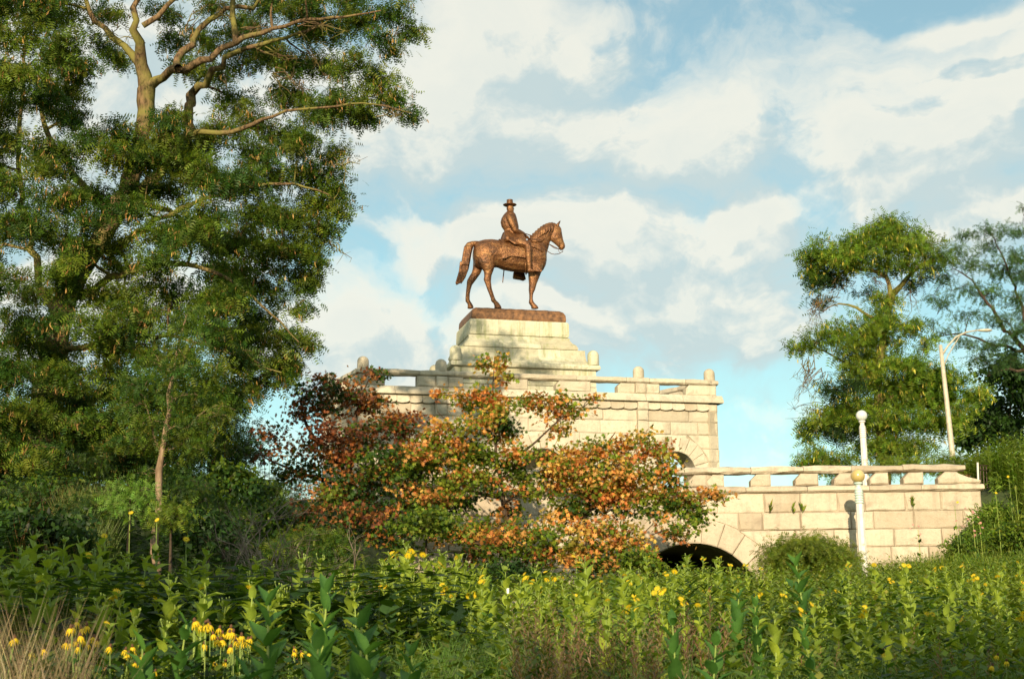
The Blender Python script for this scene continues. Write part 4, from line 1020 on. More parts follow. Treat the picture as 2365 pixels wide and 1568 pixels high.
# the crown goes on above the picture; it is what shades the monument's left part
loc += jitter_fill([(-60, -100, 900), (-140, -100, 960), (-230, -60, 960), (-320, 0, 920), (-410, 100, 860), (-500, 200, 760)], 150, 95, 60, 5, den=.32)
bL = P(95, 1150, YL); bL[2] = float(gz(bL[0], YL)) - .1
TL = [([W4(bL), PW(97, 1100, YL), PW(100, 980, YL), PW(122, 820, YL), PW(150, 690, YL)], [.55, .50, .42, .38, .33]),
      ([(150, 690, YL), (205, 590, YL), (262, 500, YL), (310, 400, YL), (332, 300, YL), (338, 205, YL)], [.33, .32, .30, .27, .26, .27]),
      ([(338, 205, YL), (322, 150, YL), (330, 100, 40.5), (318, 70, 40), (300, 40, 40), (318, -40, 40)], [.24, .19, .15, .12, .10, .08]),
      ([(322, 150, YL), (290, 105, YL), (245, 75, YL), (212, 40, YL), (198, 0, YL), (180, -60, YL)], [.14, .11, .095, .08, .07, .06]),
      ([(338, 205, YL), (375, 178, YL), (412, 158, 40), (470, 148, 40), (505, 125, 40), (545, 98, 40), (600, 75, 39.5), (690, 48, 39), (790, 38, 39), (880, 25, 39)], [.19, .14, .12, .115, .10, .09, .07, .055, .04, .02]),
      ([(412, 158, 40), (420, 120, 41), (440, 90, 41), (470, 70, 41), (478, 30, 41), (520, 22, 41), (600, 10, 41), (640, -40, 41)], [.12, .11, .10, .09, .085, .08, .07, .05]),
      ([(440, 220, 42), (480, 180, 41.5), (510, 140, 41), (560, 110, 41), (640, 95, 41), (740, 60, 41)], [.13, .12, .10, .08, .06, .035]),
      ([(545, 98, 40), (530, 60, 40), (545, 20, 40), (540, -30, 40)], [.10, .09, .08, .07]),
      ([(330, 60, 40), (370, 28, 40), (410, 5, 40), (440, -40, 40)], [.10, .08, .07, .06]),
      ([(262, 500, YL), (350, 420, 41), (430, 330, 41), (440, 220, 42)], [.18, .17, .16, .15]),
      ([(330, 330, YL), (450, 310, 40), (540, 305, 39.5), (600, 280, 39), (660, 255, 39), (740, 250, 39), (850, 235, 39), (950, 262, 39)], [.11, .09, .07, .055, .045, .035, .022, .012]),
      ([(205, 590, YL), (330, 530, 40), (450, 470, 40), (560, 430, 40), (680, 420, 40), (760, 450, 40)], [.11, .085, .065, .05, .035, .02]),
      ([(150, 690, YL), (260, 640, 40), (380, 600, 39.5), (480, 620, 39), (560, 660, 39), (640, 740, 39), (690, 790, 39)], [.13, .10, .08, .06, .045, .03, .015]),
      ([(205, 590, YL), (280, 500, 43), (330, 460, 43), (480, 540, 42), (600, 560, 41), (700, 610, 41)], [.11, .09, .075, .06, .045, .025]),
      ([(122, 820, YL), (200, 800, 40), (280, 790, 39.5), (370, 770, 39), (480, 800, 39), (580, 840, 39), (650, 860, 39)], [.11, .09, .07, .055, .045, .03, .02]),
      ([(110, 900, YL), (50, 850, 40), (0, 830, 39.5), (-60, 800, 39)], [.12, .10, .07, .05]),
      ([(100, 980, YL), (230, 960, 40), (330, 925, 40), (420, 920, 40)], [.09, .08, .06, .03]),
      ([(135, 740, YL), (90, 640, 42), (60, 520, 42), (40, 380, 42), (50, 200, 42), (60, 60, 42)], [.14, .12, .10, .08, .06, .04]),
      ([(262, 500, YL), (180, 420, 42), (110, 330, 42), (90, 220, 42)], [.13, .11, .09, .06])]
def bare_sprays(starts):
    def f(tb, base):
        for (x, y, Y, dx, dy, n) in starts:
            for k in range(n):
                a = P(x + R.normal(0, 8), y + R.normal(0, 8), Y) - base; e = P(x + dx * R.uniform(.5, 1.3) + R.normal(0, 18), y + dy * R.uniform(.5, 1.3) + R.normal(0, 14), Y + R.normal(0, .5)) - base
                q = np.linspace(0, 1, 6)[:, None]; pth = a * (1 - q) + e * q; pth[1:-1] += R.normal(0, .06, (4, 3)) * np.linalg.norm(e - a)
                tb.add(pth, np.linspace(.022, .005, 6), 3)
                for _ in range(3):
                    i = R.integers(2, 5); b = pth[i] + unit(1)[0] * R.uniform(.2, .5); tb.add(np.stack([pth[i], (pth[i] + b) / 2 + R.normal(0, .03, 3), b]), [.010, .007, .004], 3)
    return f
grow_tree('honey_locust', 'huge honey locust with twisting mossy limbs and tan pods, filling the sky beside the monument', 'tree', bL, TL, loc, YL, size=.32, n_per=1350, pods=PODC, pod_n=.055, pod_size=.19,
          extra=bare_sprays([(430, 60, 40, 50, -50, 4), (560, 80, 40, 90, -20, 6), (700, 50, 39, 90, 20, 5), (600, 110, 41, 100, 40, 6), (640, 170, 40, 80, 60, 5), (700, 90, 40, 60, 60, 4), (330, 90, 41, -70, -40, 4),
                             (880, 260, 39, 50, 20, 5), (780, 380, 40, 50, 30, 3), (770, 560, 40, 30, 30, 3), (560, 800, 39, 30, 60, 4), (500, 40, 40, 40, -40, 4), (250, 70, 41, 40, 40, 3)]))

# ---- young tree with a pale stem in front of it
YS = 28.0
bS = P(358, 1225, YS); bS[2] = min(bS[2], float(gz(bS[0], YS)) + .1)
grow_tree('sapling', 'slim young locust with pale straight stem in front of the dark thicket', 'tree', bS,
          [([W4(bS), PW(360, 1190, YS), PW(365, 1080, YS), PW(378, 1010, YS), PW(392, 930, YS), PW(405, 820, YS), PW(430, 730, YS)], [.085, .075, .065, .055, .045, .03, .015]), ([(371, 1050, YS), (350, 990, YS), (335, 930, YS)], [.03, .025, .012])],
          [(400, 930, 60, 34), (330, 900, 50, 28), (470, 900, 50, 30), (420, 850, 55, 34), (360, 840, 46, 26), (450, 800, 44, 28), (400, 770, 40, 26), (500, 850, 40, 26), (430, 730, 32, 22), (350, 980, 50, 26), (440, 985, 50, 26), (500, 960, 40, 24), (400, 1030, 44, 20, .5), (300, 950, 36, 22), (330, 1040, 44, 24, .6), (420, 1070, 46, 24, .6), (290, 1010, 40, 22), (470, 1040, 44, 24), (345, 1100, 30, 18, .7)],
          YS, size=.20, n_per=1300, bark='bark_pale', twig=.006, thick=.02)

# ---- dark thicket behind, left
YB = 47.0
def thicket(name, label, cat, base_px, clumps, Y, **k):
    b = P(base_px, 1200, Y); b[2] = float(gz(b[0], Y)) - .1
    top = min(c[1] for c in clumps)
    lim = [([W4(b), PW(base_px + rnd.uniform(-8, 8), 1120, Y), PW(base_px + rnd.uniform(-14, 14), (1120 + top) / 2, Y), PW(base_px + rnd.uniform(-20, 20), top + 20, Y)], [k.pop('r0', .14), .11, .07, .03])]
    return grow_tree(name, label, cat, b, lim, clumps, Y, **k)
thicket('broadleaf_tree', 'dark broadleaf tree behind the great locust trunk, low and shaded', 'tree', 30, [(20, 1010, 80, 50), (-40, 1080, 80, 60), (60, 1080, 90, 60), (120, 1130, 90, 50), (0, 1140, 90, 50)], YB, leaf='ovate', size=.2, n_per=700, pal=GREEN_SHADE, bark='bark_dark', group='dark thicket trees')
thicket('broadleaf_tree', 'dark bushy tree just left of the pale sapling stem', 'tree', 250, [(200, 1030, 80, 40), (280, 1020, 90, 50), (240, 1090, 110, 60), (180, 1150, 90, 40), (310, 1140, 80, 50), (330, 1070, 70, 50)], YB, leaf='frond4', size=.28, n_per=620, pal=GREEN_SHADE, bark='bark_dark', group='dark thicket trees')
thicket('broadleaf_tree', 'dark dense tree right of the pale sapling, its top below the locust boughs', 'tree', 490, [(450, 960, 70, 50), (520, 930, 60, 44), (500, 1000, 80, 50), (430, 1050, 90, 50), (520, 1080, 90, 50), (580, 1040, 50, 50), (460, 1130, 100, 50), (560, 1140, 70, 50)], YB, leaf='frond4', size=.28, n_per=700, pal=GREEN_SHADE, bark='bark_dark', group='dark thicket trees')

# ---- oaks with scorched orange leaves in front of the wall
MIX = [ORANGE[0], ORANGE[1], ORANGE[3], GREEN_YL[0], GREEN_YL[1], GREEN[1]]
MIXR_SHADE = [RED[0], RED[1], RED[2], GREEN_SHADE[1], RED[3], GREEN_SHADE[2], GREEN[0]]  # rusty reds darkened, the shade over the left oak mixed into its leaves
YO = 43.0
def oakbase(px, Y): b = P(px, 1300, Y); b[2] = float(gz(b[0], Y)) - .1; return b
bA = oakbase(800, 45)
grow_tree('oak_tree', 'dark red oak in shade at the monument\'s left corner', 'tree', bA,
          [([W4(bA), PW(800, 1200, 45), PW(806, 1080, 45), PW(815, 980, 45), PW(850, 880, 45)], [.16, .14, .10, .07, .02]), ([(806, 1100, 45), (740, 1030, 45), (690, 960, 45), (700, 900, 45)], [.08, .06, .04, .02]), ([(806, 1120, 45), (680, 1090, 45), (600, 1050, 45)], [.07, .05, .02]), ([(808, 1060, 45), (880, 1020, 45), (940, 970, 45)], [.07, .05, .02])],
          [(868, 872, 26, 20, 0, MIXR_SHADE), (755, 885, 30, 24, 0, MIXR_SHADE), (720, 920, 50, 26, 0, MIXR_SHADE, .8), (820, 915, 70, 34, -.5, MIXR_SHADE), (760, 950, 60, 28, 0, MIXR_SHADE), (860, 950, 55, 30, 0, MIXR_SHADE), (680, 960, 46, 22, 0, MIXR_SHADE, .7), (640, 1000, 50, 20, 0, MIXR_SHADE, .6), (770, 1005, 70, 30, -1, 'r'),
           (850, 1010, 70, 30, -1, MIXR_SHADE), (930, 975, 44, 26, -.5, RED), (950, 1010, 50, 30, -.5, MIXR_SHADE), (700, 1035, 60, 24, 0, MIXR_SHADE, .7), (620, 1055, 60, 24, 0, MIXR_SHADE, .55), (790, 1060, 80, 34, 0, MIXR_SHADE), (880, 1065, 70, 34, -1, 'd'), (950, 1070, 60, 34, -1, 'g'), (720, 1095, 70, 26, 0, 'd', .8),
           (840, 1120, 80, 34, 0, MIXR_SHADE), (920, 1120, 70, 34, -1, 'd'), (760, 1150, 90, 34, 0, 'd'), (650, 1110, 60, 24, 0, 'd', .6), (880, 1165, 80, 34, 0, MIXR_SHADE)],
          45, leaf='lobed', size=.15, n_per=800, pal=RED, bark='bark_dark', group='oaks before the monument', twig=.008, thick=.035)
bB = oakbase(1150, YO)
grow_tree('oak_tree', 'tallest orange and green oak, thin leader reaching the balustrade below the pedestal', 'tree', bB,
          [([W4(bB), PW(1180, 1220, YO), PW(1160, 1150, YO), PW(1146, 1060, YO), PW(1140, 960, YO), PW(1137, 900, YO), PW(1142, 825, YO)], [.10, .085, .065, .05, .03, .016, .008]), ([(1150, 1080, YO), (1240, 1020, YO), (1310, 950, YO)], [.05, .035, .012]), ([(1146, 1060, YO), (1070, 1010, YO), (1010, 950, YO)], [.05, .03, .012]), ([(1160, 1150, YO), (1060, 1130, YO), (960, 1120, YO)], [.06, .04, .015])],
          [(1112, 838, 24, 9, 0, MIX), (1160, 830, 20, 9, 0, MIX), (1135, 846, 34, 11, 0, 'o'), (1148, 868, 12, 7, 0, 'o'), (1158, 882, 14, 8, 0, 'o'), (1183, 868, 8, 7, 0, 'y'),
           (1008, 916, 15, 11, 0, 'o'), (1060, 920, 34, 13, 0, 'o'), (1110, 912, 34, 14, 0, MIX), (1160, 925, 40, 18, 0, 'o'), (1085, 945, 50, 20, 0, MIX), (1150, 955, 60, 24, 0, MIX), (1215, 935, 36, 18, 0, MIX), (1260, 925, 34, 14, 0, 'o'), (1310, 930, 44, 18, 0, MIX), (1365, 926, 20, 9, 0, 'o'), (1290, 960, 46, 20, 0, 'o'), (1335, 955, 22, 14, 0, MIX),
           (1110, 985, 54, 22, 0, MIX), (1175, 985, 44, 20, 0, 'd'), (1290, 995, 30, 18, 0, 'o'), (1040, 995, 44, 22, 0, MIX), (1000, 1025, 44, 22, 0, 'o'), (1070, 1030, 60, 24, 0, MIX), (1150, 1020, 46, 22, 0, 'g'), (1120, 1060, 70, 26, 0, 'y'), (1040, 1075, 60, 28, 0, MIX), (1200, 1050, 46, 26, 0, MIX),
           (980, 1085, 50, 28, 0, MIX), (1100, 1105, 60, 26, 0, 'o'), (1030, 1130, 70, 30, 0, 'g'), (960, 1130, 60, 30, 0, 'g'), (1210, 1100, 50, 28, 0, 'g'), (1000, 1175, 70, 28, 0, 'g'), (930, 1185, 60, 28, 0, 'd'), (1080, 1165, 44, 26, 0, 'd'), (1215, 1150, 40, 24, 0, 'd'), (1120, 1130, 46, 26, -.5, 'g'), (1165, 1185, 40, 22, .6, 'd'), (1030, 1160, 60, 28, -.6, MIX), (1090, 1060, 50, 24, -.6, 'g'), (1000, 1060, 50, 26, -.4, MIX), (1180, 1085, 40, 22, .5, 'd')],
          YO, leaf='lobed', size=.145, n_per=860, pal=ORANGE, bark='bark_dark', group='oaks before the monument', twig=.008, thick=.03)
bC = oakbase(1360, 42)
grow_tree('oak_tree', 'broad bright orange oak whose right bough overhangs the tunnel arch', 'tree', bC,
          [([W4(bC), PW(1362, 1240, 42), PW(1350, 1150, 42), PW(1370, 1060, 42), PW(1420, 1000, 42)], [.10, .085, .065, .04, .015]), ([(1355, 1180, 42), (1450, 1140, 42), (1560, 1150, 42), (1660, 1150, 42)], [.08, .06, .04, .015]), ([(1355, 1150, 42), (1280, 1090, 42), (1250, 1040, 42)], [.06, .04, .015]), ([(1362, 1100, 42), (1480, 1050, 42), (1540, 1030, 42)], [.05, .035, .012])],
          [(1262, 1062, 30, 20, 0, 'o'), (1310, 1055, 40, 18, 0, 'o'), (1290, 1085, 50, 24, 0, 'o'), (1350, 1060, 40, 22, 0, 'o'), (1395, 1040, 44, 22, 0, MIX), (1440, 1030, 36, 20, 0, 'o'), (1500, 1025, 40, 20, 0, 'o'), (1540, 1045, 30, 22, 0, 'o'), (1470, 1065, 50, 24, 0, 'o'), (1540, 1085, 36, 22, 0, MIX), (1400, 1085, 60, 26, 0, MIX),
           (1340, 1110, 60, 26, 0, 'o'), (1430, 1120, 60, 26, 0, 'o'), (1510, 1115, 50, 26, 0, 'g'), (1290, 1130, 50, 26, 0, MIX), (1370, 1145, 60, 26, 0, 'o'), (1460, 1155, 60, 26, 0, MIX), (1560, 1120, 34, 20, 0, 'g'), (1590, 1150, 40, 22, 0, MIX), (1640, 1140, 34, 14, 0, 'o'), (1675, 1152, 26, 10, 0, MIX), (1560, 1180, 44, 22, 0, 'g'), (1620, 1185, 36, 16, 0, 'y'),
           (1310, 1170, 50, 24, 0, 'g'), (1400, 1185, 60, 22, 0, 'd'), (1500, 1195, 50, 22, 0, 'g'), (1290, 1205, 46, 22, 0, MIX), (1600, 1205, 30, 14, 0, 'y'), (1330, 1090, 50, 26, -.7, 'o'), (1450, 1085, 50, 26, -.7, MIX), (1380, 1120, 50, 24, -.7, 'o'), (1250, 1100, 36, 24, .4, 'd'), (1420, 1160, 50, 22, -.6, 'o'), (1530, 1150, 50, 24, .3, MIX)],
          42, leaf='lobed', size=.145, n_per=860, pal=ORANGE, bark='bark_dark', group='oaks before the monument', twig=.008, thick=.03)
bD = oakbase(1210, 39)
grow_tree('oak_tree', 'low spreading orange topped oak between the meadow plants and the taller oaks', 'tree', bD,
          [([W4(bD), PW(1215, 1320, 39), PW(1220, 1270, 39)], [.12, .10, .08]), ([(1220, 1290, 39), (1320, 1260, 39), (1440, 1260, 39)], [.07, .05, .02]), ([(1218, 1290, 39), (1120, 1260, 39), (1050, 1240, 39)], [.06, .04, .02])],
          [(1060, 1225, 46, 16, 0, 'o'), (1110, 1215, 44, 16, 0, MIX), (1160, 1222, 46, 18, 0, MIX), (1040, 1250, 46, 18, 0, MIX), (1110, 1250, 56, 22, 0, 'o'), (1190, 1248, 56, 22, 0, MIX), (1250, 1232, 50, 18, 0, MIX), (1310, 1222, 50, 18, 0, 'o'), (1370, 1228, 56, 22, 0, 'o'), (1430, 1235, 50, 20, 0, 'o'), (1490, 1245, 36, 16, 0, 'o'),
           (1270, 1265, 60, 22, 0, 'y'), (1350, 1265, 60, 22, 0, 'o'), (1430, 1275, 50, 20, 0, MIX), (1490, 1280, 34, 18, 0, 'o'), (1160, 1280, 60, 22, 0, 'g'), (1090, 1285, 50, 20, 0, 'g'), (1230, 1295, 60, 22, 0, 'g'), (1310, 1300, 60, 22, 0, MIX), (1390, 1310, 56, 22, 0, 'g'), (1450, 1305, 34, 18, 0, MIX), (1550, 1240, 40, 18, 1, 'g'), (1590, 1225, 26, 12, 1, 'y')],
          39, leaf='lobed', size=.14, n_per=860, pal=ORANGE, bark='bark_dark', group='oaks before the monument', twig=.008, thick=.025)
bE = oakbase(800, 38)
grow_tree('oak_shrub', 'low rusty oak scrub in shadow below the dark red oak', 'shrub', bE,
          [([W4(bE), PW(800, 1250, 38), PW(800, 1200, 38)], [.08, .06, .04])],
          [(700, 1180, 60, 24, 0, MIXR_SHADE), (780, 1190, 60, 24, 0, MIXR_SHADE), (860, 1195, 60, 24, 0, MIXR_SHADE), (640, 1210, 60, 26, 0, 'd'), (720, 1225, 70, 26, 0, 'd'), (810, 1235, 70, 26, 0, MIXR_SHADE), (890, 1240, 60, 26, 0, 'd'), (960, 1225, 44, 22, 0, 'd'), (620, 1250, 50, 24, 0, 'd'), (960, 1260, 50, 22, 0, 'd')],
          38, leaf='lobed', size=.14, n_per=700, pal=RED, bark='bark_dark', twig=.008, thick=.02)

# ---- bushes on the left slope
def bush(name, label, cx, cy, rx, ry, Y, leaf='frond4', size=.15, pal=GREEN, n=9, n_per=1000, group=None, bark='bark_dark'):
    b = P(cx, cy + ry, Y); b[2] = float(gz(b[0], Y)) - .05
    top = P(cx, cy, Y); k = MPP(Y)
    cl = []
    for i in range(n):
        a = 2 * math.pi * i / n + rnd.uniform(-.3, .3); q = rnd.uniform(.3, .75)
        cl.append((cx + rx * q * math.cos(a), cy - ry * q * abs(math.sin(a)) * .8 + ry * .25, rx * .42, ry * .42, rnd.uniform(-1, 1) * rx * k * .6))
    cl += [(cx, cy - ry * .35, rx * .45, ry * .4), (cx - rx * .6, cy + ry * .5, rx * .4, ry * .4), (cx + rx * .6, cy + ry * .5, rx * .4, ry * .4), (cx, cy + ry * .5, rx * .5, ry * .45, -rx * k * .4)]
    return grow_tree(name, label, 'shrub', b, [([W4(b), W4((b + top) / 2), W4(top)], [.05, .035, .015])], cl, Y, leaf=leaf, size=size, n_per=n_per, pal=pal, bark=bark, twig=.005, thick=.015, group=group)
bush('locust_shrub', 'bright light green feathery shrub at the foot of the pale sapling', 300, 1145, 60, 50, 26, pal=[(.16, .28, .04), (.12, .23, .03), (.20, .31, .06)])
bush('locust_shrub', 'sunlit green shrub right of the sapling stem with two yellow flowers', 395, 1190, 50, 36, 25, pal=GREEN_YL)
bush('fern_bush', 'ferny dark green bush in the shade below the low rusty oak scrub', 700, 1270, 125, 60, 30, leaf='frond4', size=.18, pal=GREEN, n=12)
bush('elder_bush', 'yellow green flowering elder bush at the edge of the shade', 810, 1340, 70, 44, 22, leaf='frond4', size=.12, pal=GREEN_YL)
bush('dark_shrub', 'dark leafy shrub low on the left slope under the locust trunk', 90, 1230, 130, 60, 27, leaf='ovate', size=.14, pal=GREEN_SHADE, n=12)
bush('dark_shrub', 'dark shrub between the sapling and the dead twiggy bush', 480, 1230, 90, 50, 29, leaf='ovate', size=.12, pal=GREEN_SHADE, n=10)
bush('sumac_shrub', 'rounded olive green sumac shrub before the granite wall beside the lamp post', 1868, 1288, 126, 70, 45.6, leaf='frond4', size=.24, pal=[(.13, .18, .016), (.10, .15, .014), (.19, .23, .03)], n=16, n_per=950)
bush('dark_shrub', 'dense dark shrub hiding the foot of the great locust trunk', 110, 1150, 120, 60, 34, leaf='ovate', size=.14, pal=GREEN_SHADE + GREEN, n=12)
bush('dark_shrub', 'dark tangled shrub between the great trunk and the light green shrub', 215, 1185, 80, 55, 30, leaf='frond4', size=.16, pal=GREEN_SHADE + GREEN, n=10)
bush('dark_shrub', 'dark shrub directly behind the pale sapling stem', 400, 1120, 90, 60, 36, leaf='ovate', size=.14, pal=GREEN_SHADE, n=10)
bush('dark_shrub', 'dark green shrub right of the dead twigs, under the dark red oak', 600, 1200, 90, 55, 33, leaf='ovate', size=.13, pal=GREEN_SHADE + GREEN, n=10)
bush('dark_shrub', 'dark shrub at the far left edge of the slope', 0, 1200, 90, 60, 30, leaf='ovate', size=.14, pal=GREEN_SHADE + GREEN, n=10)
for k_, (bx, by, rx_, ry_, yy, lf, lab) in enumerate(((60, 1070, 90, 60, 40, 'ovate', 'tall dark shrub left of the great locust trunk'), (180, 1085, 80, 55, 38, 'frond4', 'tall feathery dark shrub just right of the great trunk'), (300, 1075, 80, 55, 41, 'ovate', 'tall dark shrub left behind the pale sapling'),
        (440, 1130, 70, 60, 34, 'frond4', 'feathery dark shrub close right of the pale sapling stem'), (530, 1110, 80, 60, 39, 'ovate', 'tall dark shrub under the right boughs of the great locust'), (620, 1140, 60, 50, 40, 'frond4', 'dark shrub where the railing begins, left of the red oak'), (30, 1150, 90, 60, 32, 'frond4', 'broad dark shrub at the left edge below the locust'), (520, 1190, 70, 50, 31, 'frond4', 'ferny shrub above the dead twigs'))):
    bush('tall_shrub', lab, bx, by, rx_, ry_, yy, leaf=lf, size=.16, pal=GREEN_SHADE + GREEN[:2], n=9, n_per=620)
bush('green_bush', 'bright green bush left under the tall orange oak', 985, 1205, 80, 40, 36, leaf='lobed', size=.12, pal=GREEN + GREEN_YL, n=9)
bush('green_bush', 'green bush under the low oak, left of the tunnel arch', 1475, 1295, 50, 28, 37, leaf='lobed', size=.12, pal=GREEN + GREEN_YL, n=9)
bush('green_bush', 'shaded green bush at the feet of the oak trunks', 1180, 1330, 90, 34, 37, leaf='ovate', size=.12, pal=GREEN_SHADE, n=9)
def small_plants_on_wall():
    for px, py, h, lab in ((1779, 1184, 22, 'spiky weed sprouting from the wall joint, leftmost of four'), (1832, 1186, 28, 'upright leafy weed with reddish base rooted in the wall joint'), (1853, 1186, 26, 'thin branching weed in the wall joint beside the leafy weed'), (2109, 1176, 34, 'long grassy weed hanging from the wall right of the lamp post')):
        b = P(px, py, 49.9); t = thing('wall_weed', lab, 'weed', b, 0, 'weeds in the wall joints')
        n = 12; d = unit(n) * .6 + np.array([0, -.5, .9]); q = np.zeros((n, 3)); q[:, 2] = R.uniform(0, h * MPP(50) * .7, n); q[:, 1] = -.06
        V, T, C = scatter(NARROW, q, frames(d, unit(n)), R.uniform(.12, .3, n), pick_cols(GREEN_YL, n))
        link('leaves', tris_mesh('leaves', V, T, M['leaf'], C), t)
        mb = MB(); mb.tube([(0, 0.05, 0), (0, -.06, .05), (.02, -.07, h * MPP(50) * .9)], .008, 4); mb.build('stem', M['cup_stem'], t)
small_plants_on_wall()

# ---- dead twiggy shrub
def dead_shrub(label, px, Y, h, n, seed):
    b = P(px, 1400, Y); b[2] = float(gz(b[0], Y)); t = thing('dead_shrub', label, 'shrub', b, 0, 'dead shrubs on the slope'); tb = TubeSet()
    rr = np.random.default_rng(seed)
    def br(p, d, ln, r, lev):
        m = 5; pts = [p]
        for i in range(m): d = d + rr.normal(0, .12, 3); d /= np.linalg.norm(d); pts.append(pts[-1] + d * ln / m)
        tb.add(np.array(pts), np.linspace(r, r * .45, m + 1), 4)
        if lev < 3:
            for _ in range(4 if lev else 3):
                i = rr.integers(2, m + 1); dd = d + rr.normal(0, .45, 3); dd[2] = abs(dd[2]) * .8 + .15; br(pts[i], dd / np.linalg.norm(dd), ln * rr.uniform(.45, .7), r * .5, lev + 1)
    for _ in range(n):
        d = rr.normal(0, .35, 3); d[2] = 1; br(np.array([rr.normal(0, .3), rr.normal(0, .2), 0]), d / np.linalg.norm(d), h * rr.uniform(.5, .8), .018, 0)
    link('branches', tb.mesh('branches', M['dead']), t)
dead_shrub('bare reddish brown twiggy dead shrub in the shaded slope, the larger one', 560, 20, 1.9, 8, 3)
dead_shrub('smaller bare dead shrub right of the larger one, before the ferny bush', 690, 18, 1.5, 5, 4)

# ---- right side: trees and bushes behind the wall
YR = 60.0
bR = P(2045, 1120, YR); bR[2] = 6.7
r1 = [(2060, 520, 50, 20), (2020, 540, 46, 22), (2095, 545, 44, 24), (1985, 570, 50, 24), (2050, 570, 60, 26), (2120, 575, 50, 26), (2160, 600, 34, 22), (1930, 570, 44, 22), (1885, 580, 36, 24), (1900, 615, 44, 24), (1960, 605, 50, 24), (2030, 610, 50, 22), (2100, 615, 50, 20),
      (1868, 620, 20, 26), (1880, 660, 30, 26, 0, 'd'), (1920, 650, 34, 22, 1, 'd'), (1880, 695, 22, 16, 0, 'd', .6), (2160, 640, 24, 20, 0, 'd', .7), (2110, 655, 26, 16, 0, 'd', .5), (2050, 700, 34, 22), (2000, 680, 26, 14, 1, 'd', .6), (2060, 735, 44, 24), (2000, 760, 50, 22), (1940, 775, 60, 18), (1885, 790, 50, 14), (1850, 800, 24, 10),
      (2110, 760, 36, 20), (2130, 790, 22, 14), (1970, 800, 50, 18), (2050, 790, 44, 24), (2030, 830, 50, 20), (1960, 835, 40, 16), (2080, 850, 50, 22), (2000, 870, 54, 24), (1950, 900, 40, 20, 0, 'd'), (2060, 890, 60, 26), (2140, 870, 50, 22), (2190, 880, 40, 22), (2120, 920, 60, 28), (2190, 930, 50, 26), (2250, 910, 34, 20),
      (2040, 940, 54, 26), (1970, 945, 50, 22), (1920, 965, 40, 14), (1880, 980, 24, 12), (2000, 990, 50, 26), (2080, 985, 60, 28), (2160, 980, 50, 26), (2220, 975, 40, 22), (1870, 1005, 16, 16), (1940, 1000, 36, 18, 0, 'd'), (2030, 1035, 60, 22), (2110, 1040, 54, 22), (1900, 1060, 40, 14), (1940, 1075, 40, 16), (1865, 1070, 24, 9)]
r1 = [(c[0], c[1], c[2] * 1.2, c[3] * 1.15, *c[4:]) for c in r1]
r1 = [c if c[1] < 845 else (*c[:4], c[4] if len(c) > 4 else 0, c[5] if len(c) > 5 else None, 1.45) for c in r1]
grow_tree('honey_locust', 'tall sunlit locust behind the wall, hung with yellow pods, bare twigs on its left', 'tree', bR,
          [([W4(bR), PW(2042, 1060, YR), PW(2030, 960, YR), PW(2028, 860, YR), PW(2040, 780, YR), PW(2058, 700, YR), PW(2048, 640, YR), PW(2055, 560, YR)], [.26, .23, .20, .18, .16, .13, .09, .04]),
           ([(2058, 700, YR), (2078, 655, YR), (2105, 630, YR), (2140, 605, YR)], [.15, .12, .08, .04]), ([(2048, 640, YR), (2000, 615, YR), (1950, 630, YR), (1890, 640, YR)], [.10, .07, .05, .03]),
           ([(2035, 740, YR), (1990, 730, YR), (1968, 700, YR), (1940, 690, YR), (1900, 720, YR)], [.10, .07, .055, .04, .02]), ([(2030, 850, YR), (1970, 850, YR), (1910, 810, YR), (1860, 800, YR)], [.09, .06, .04, .02]),
           ([(2030, 930, YR), (2110, 900, YR), (2200, 900, YR), (2250, 910, YR)], [.12, .09, .06, .03]), ([(2030, 990, YR), (1970, 960, YR), (1900, 980, YR), (1870, 1000, YR)], [.08, .06, .04, .02])],
          r1, YR, size=.40, n_per=640, pal=[(.12, .20, .015), (.17, .24, .02), (.08, .15, .013)], pods=PODY, pod_n=.07, pod_size=.24,
          extra=bare_sprays([(1900, 690, YR, -30, 60, 9), (1870, 830, YR, -20, 90, 12), (1930, 690, YR, -50, 10, 8), (1905, 950, YR, -50, -10, 6), (1890, 960, YR, -40, 30, 5), (2100, 660, YR, 10, 50, 6), (1960, 640, YR, -30, 30, 8), (2020, 640, YR, 20, 20, 6), (1900, 860, YR, -40, 60, 8)]))
Y2 = 72.0
b2 = P(2440, 1100, Y2); b2[2] = 6.7
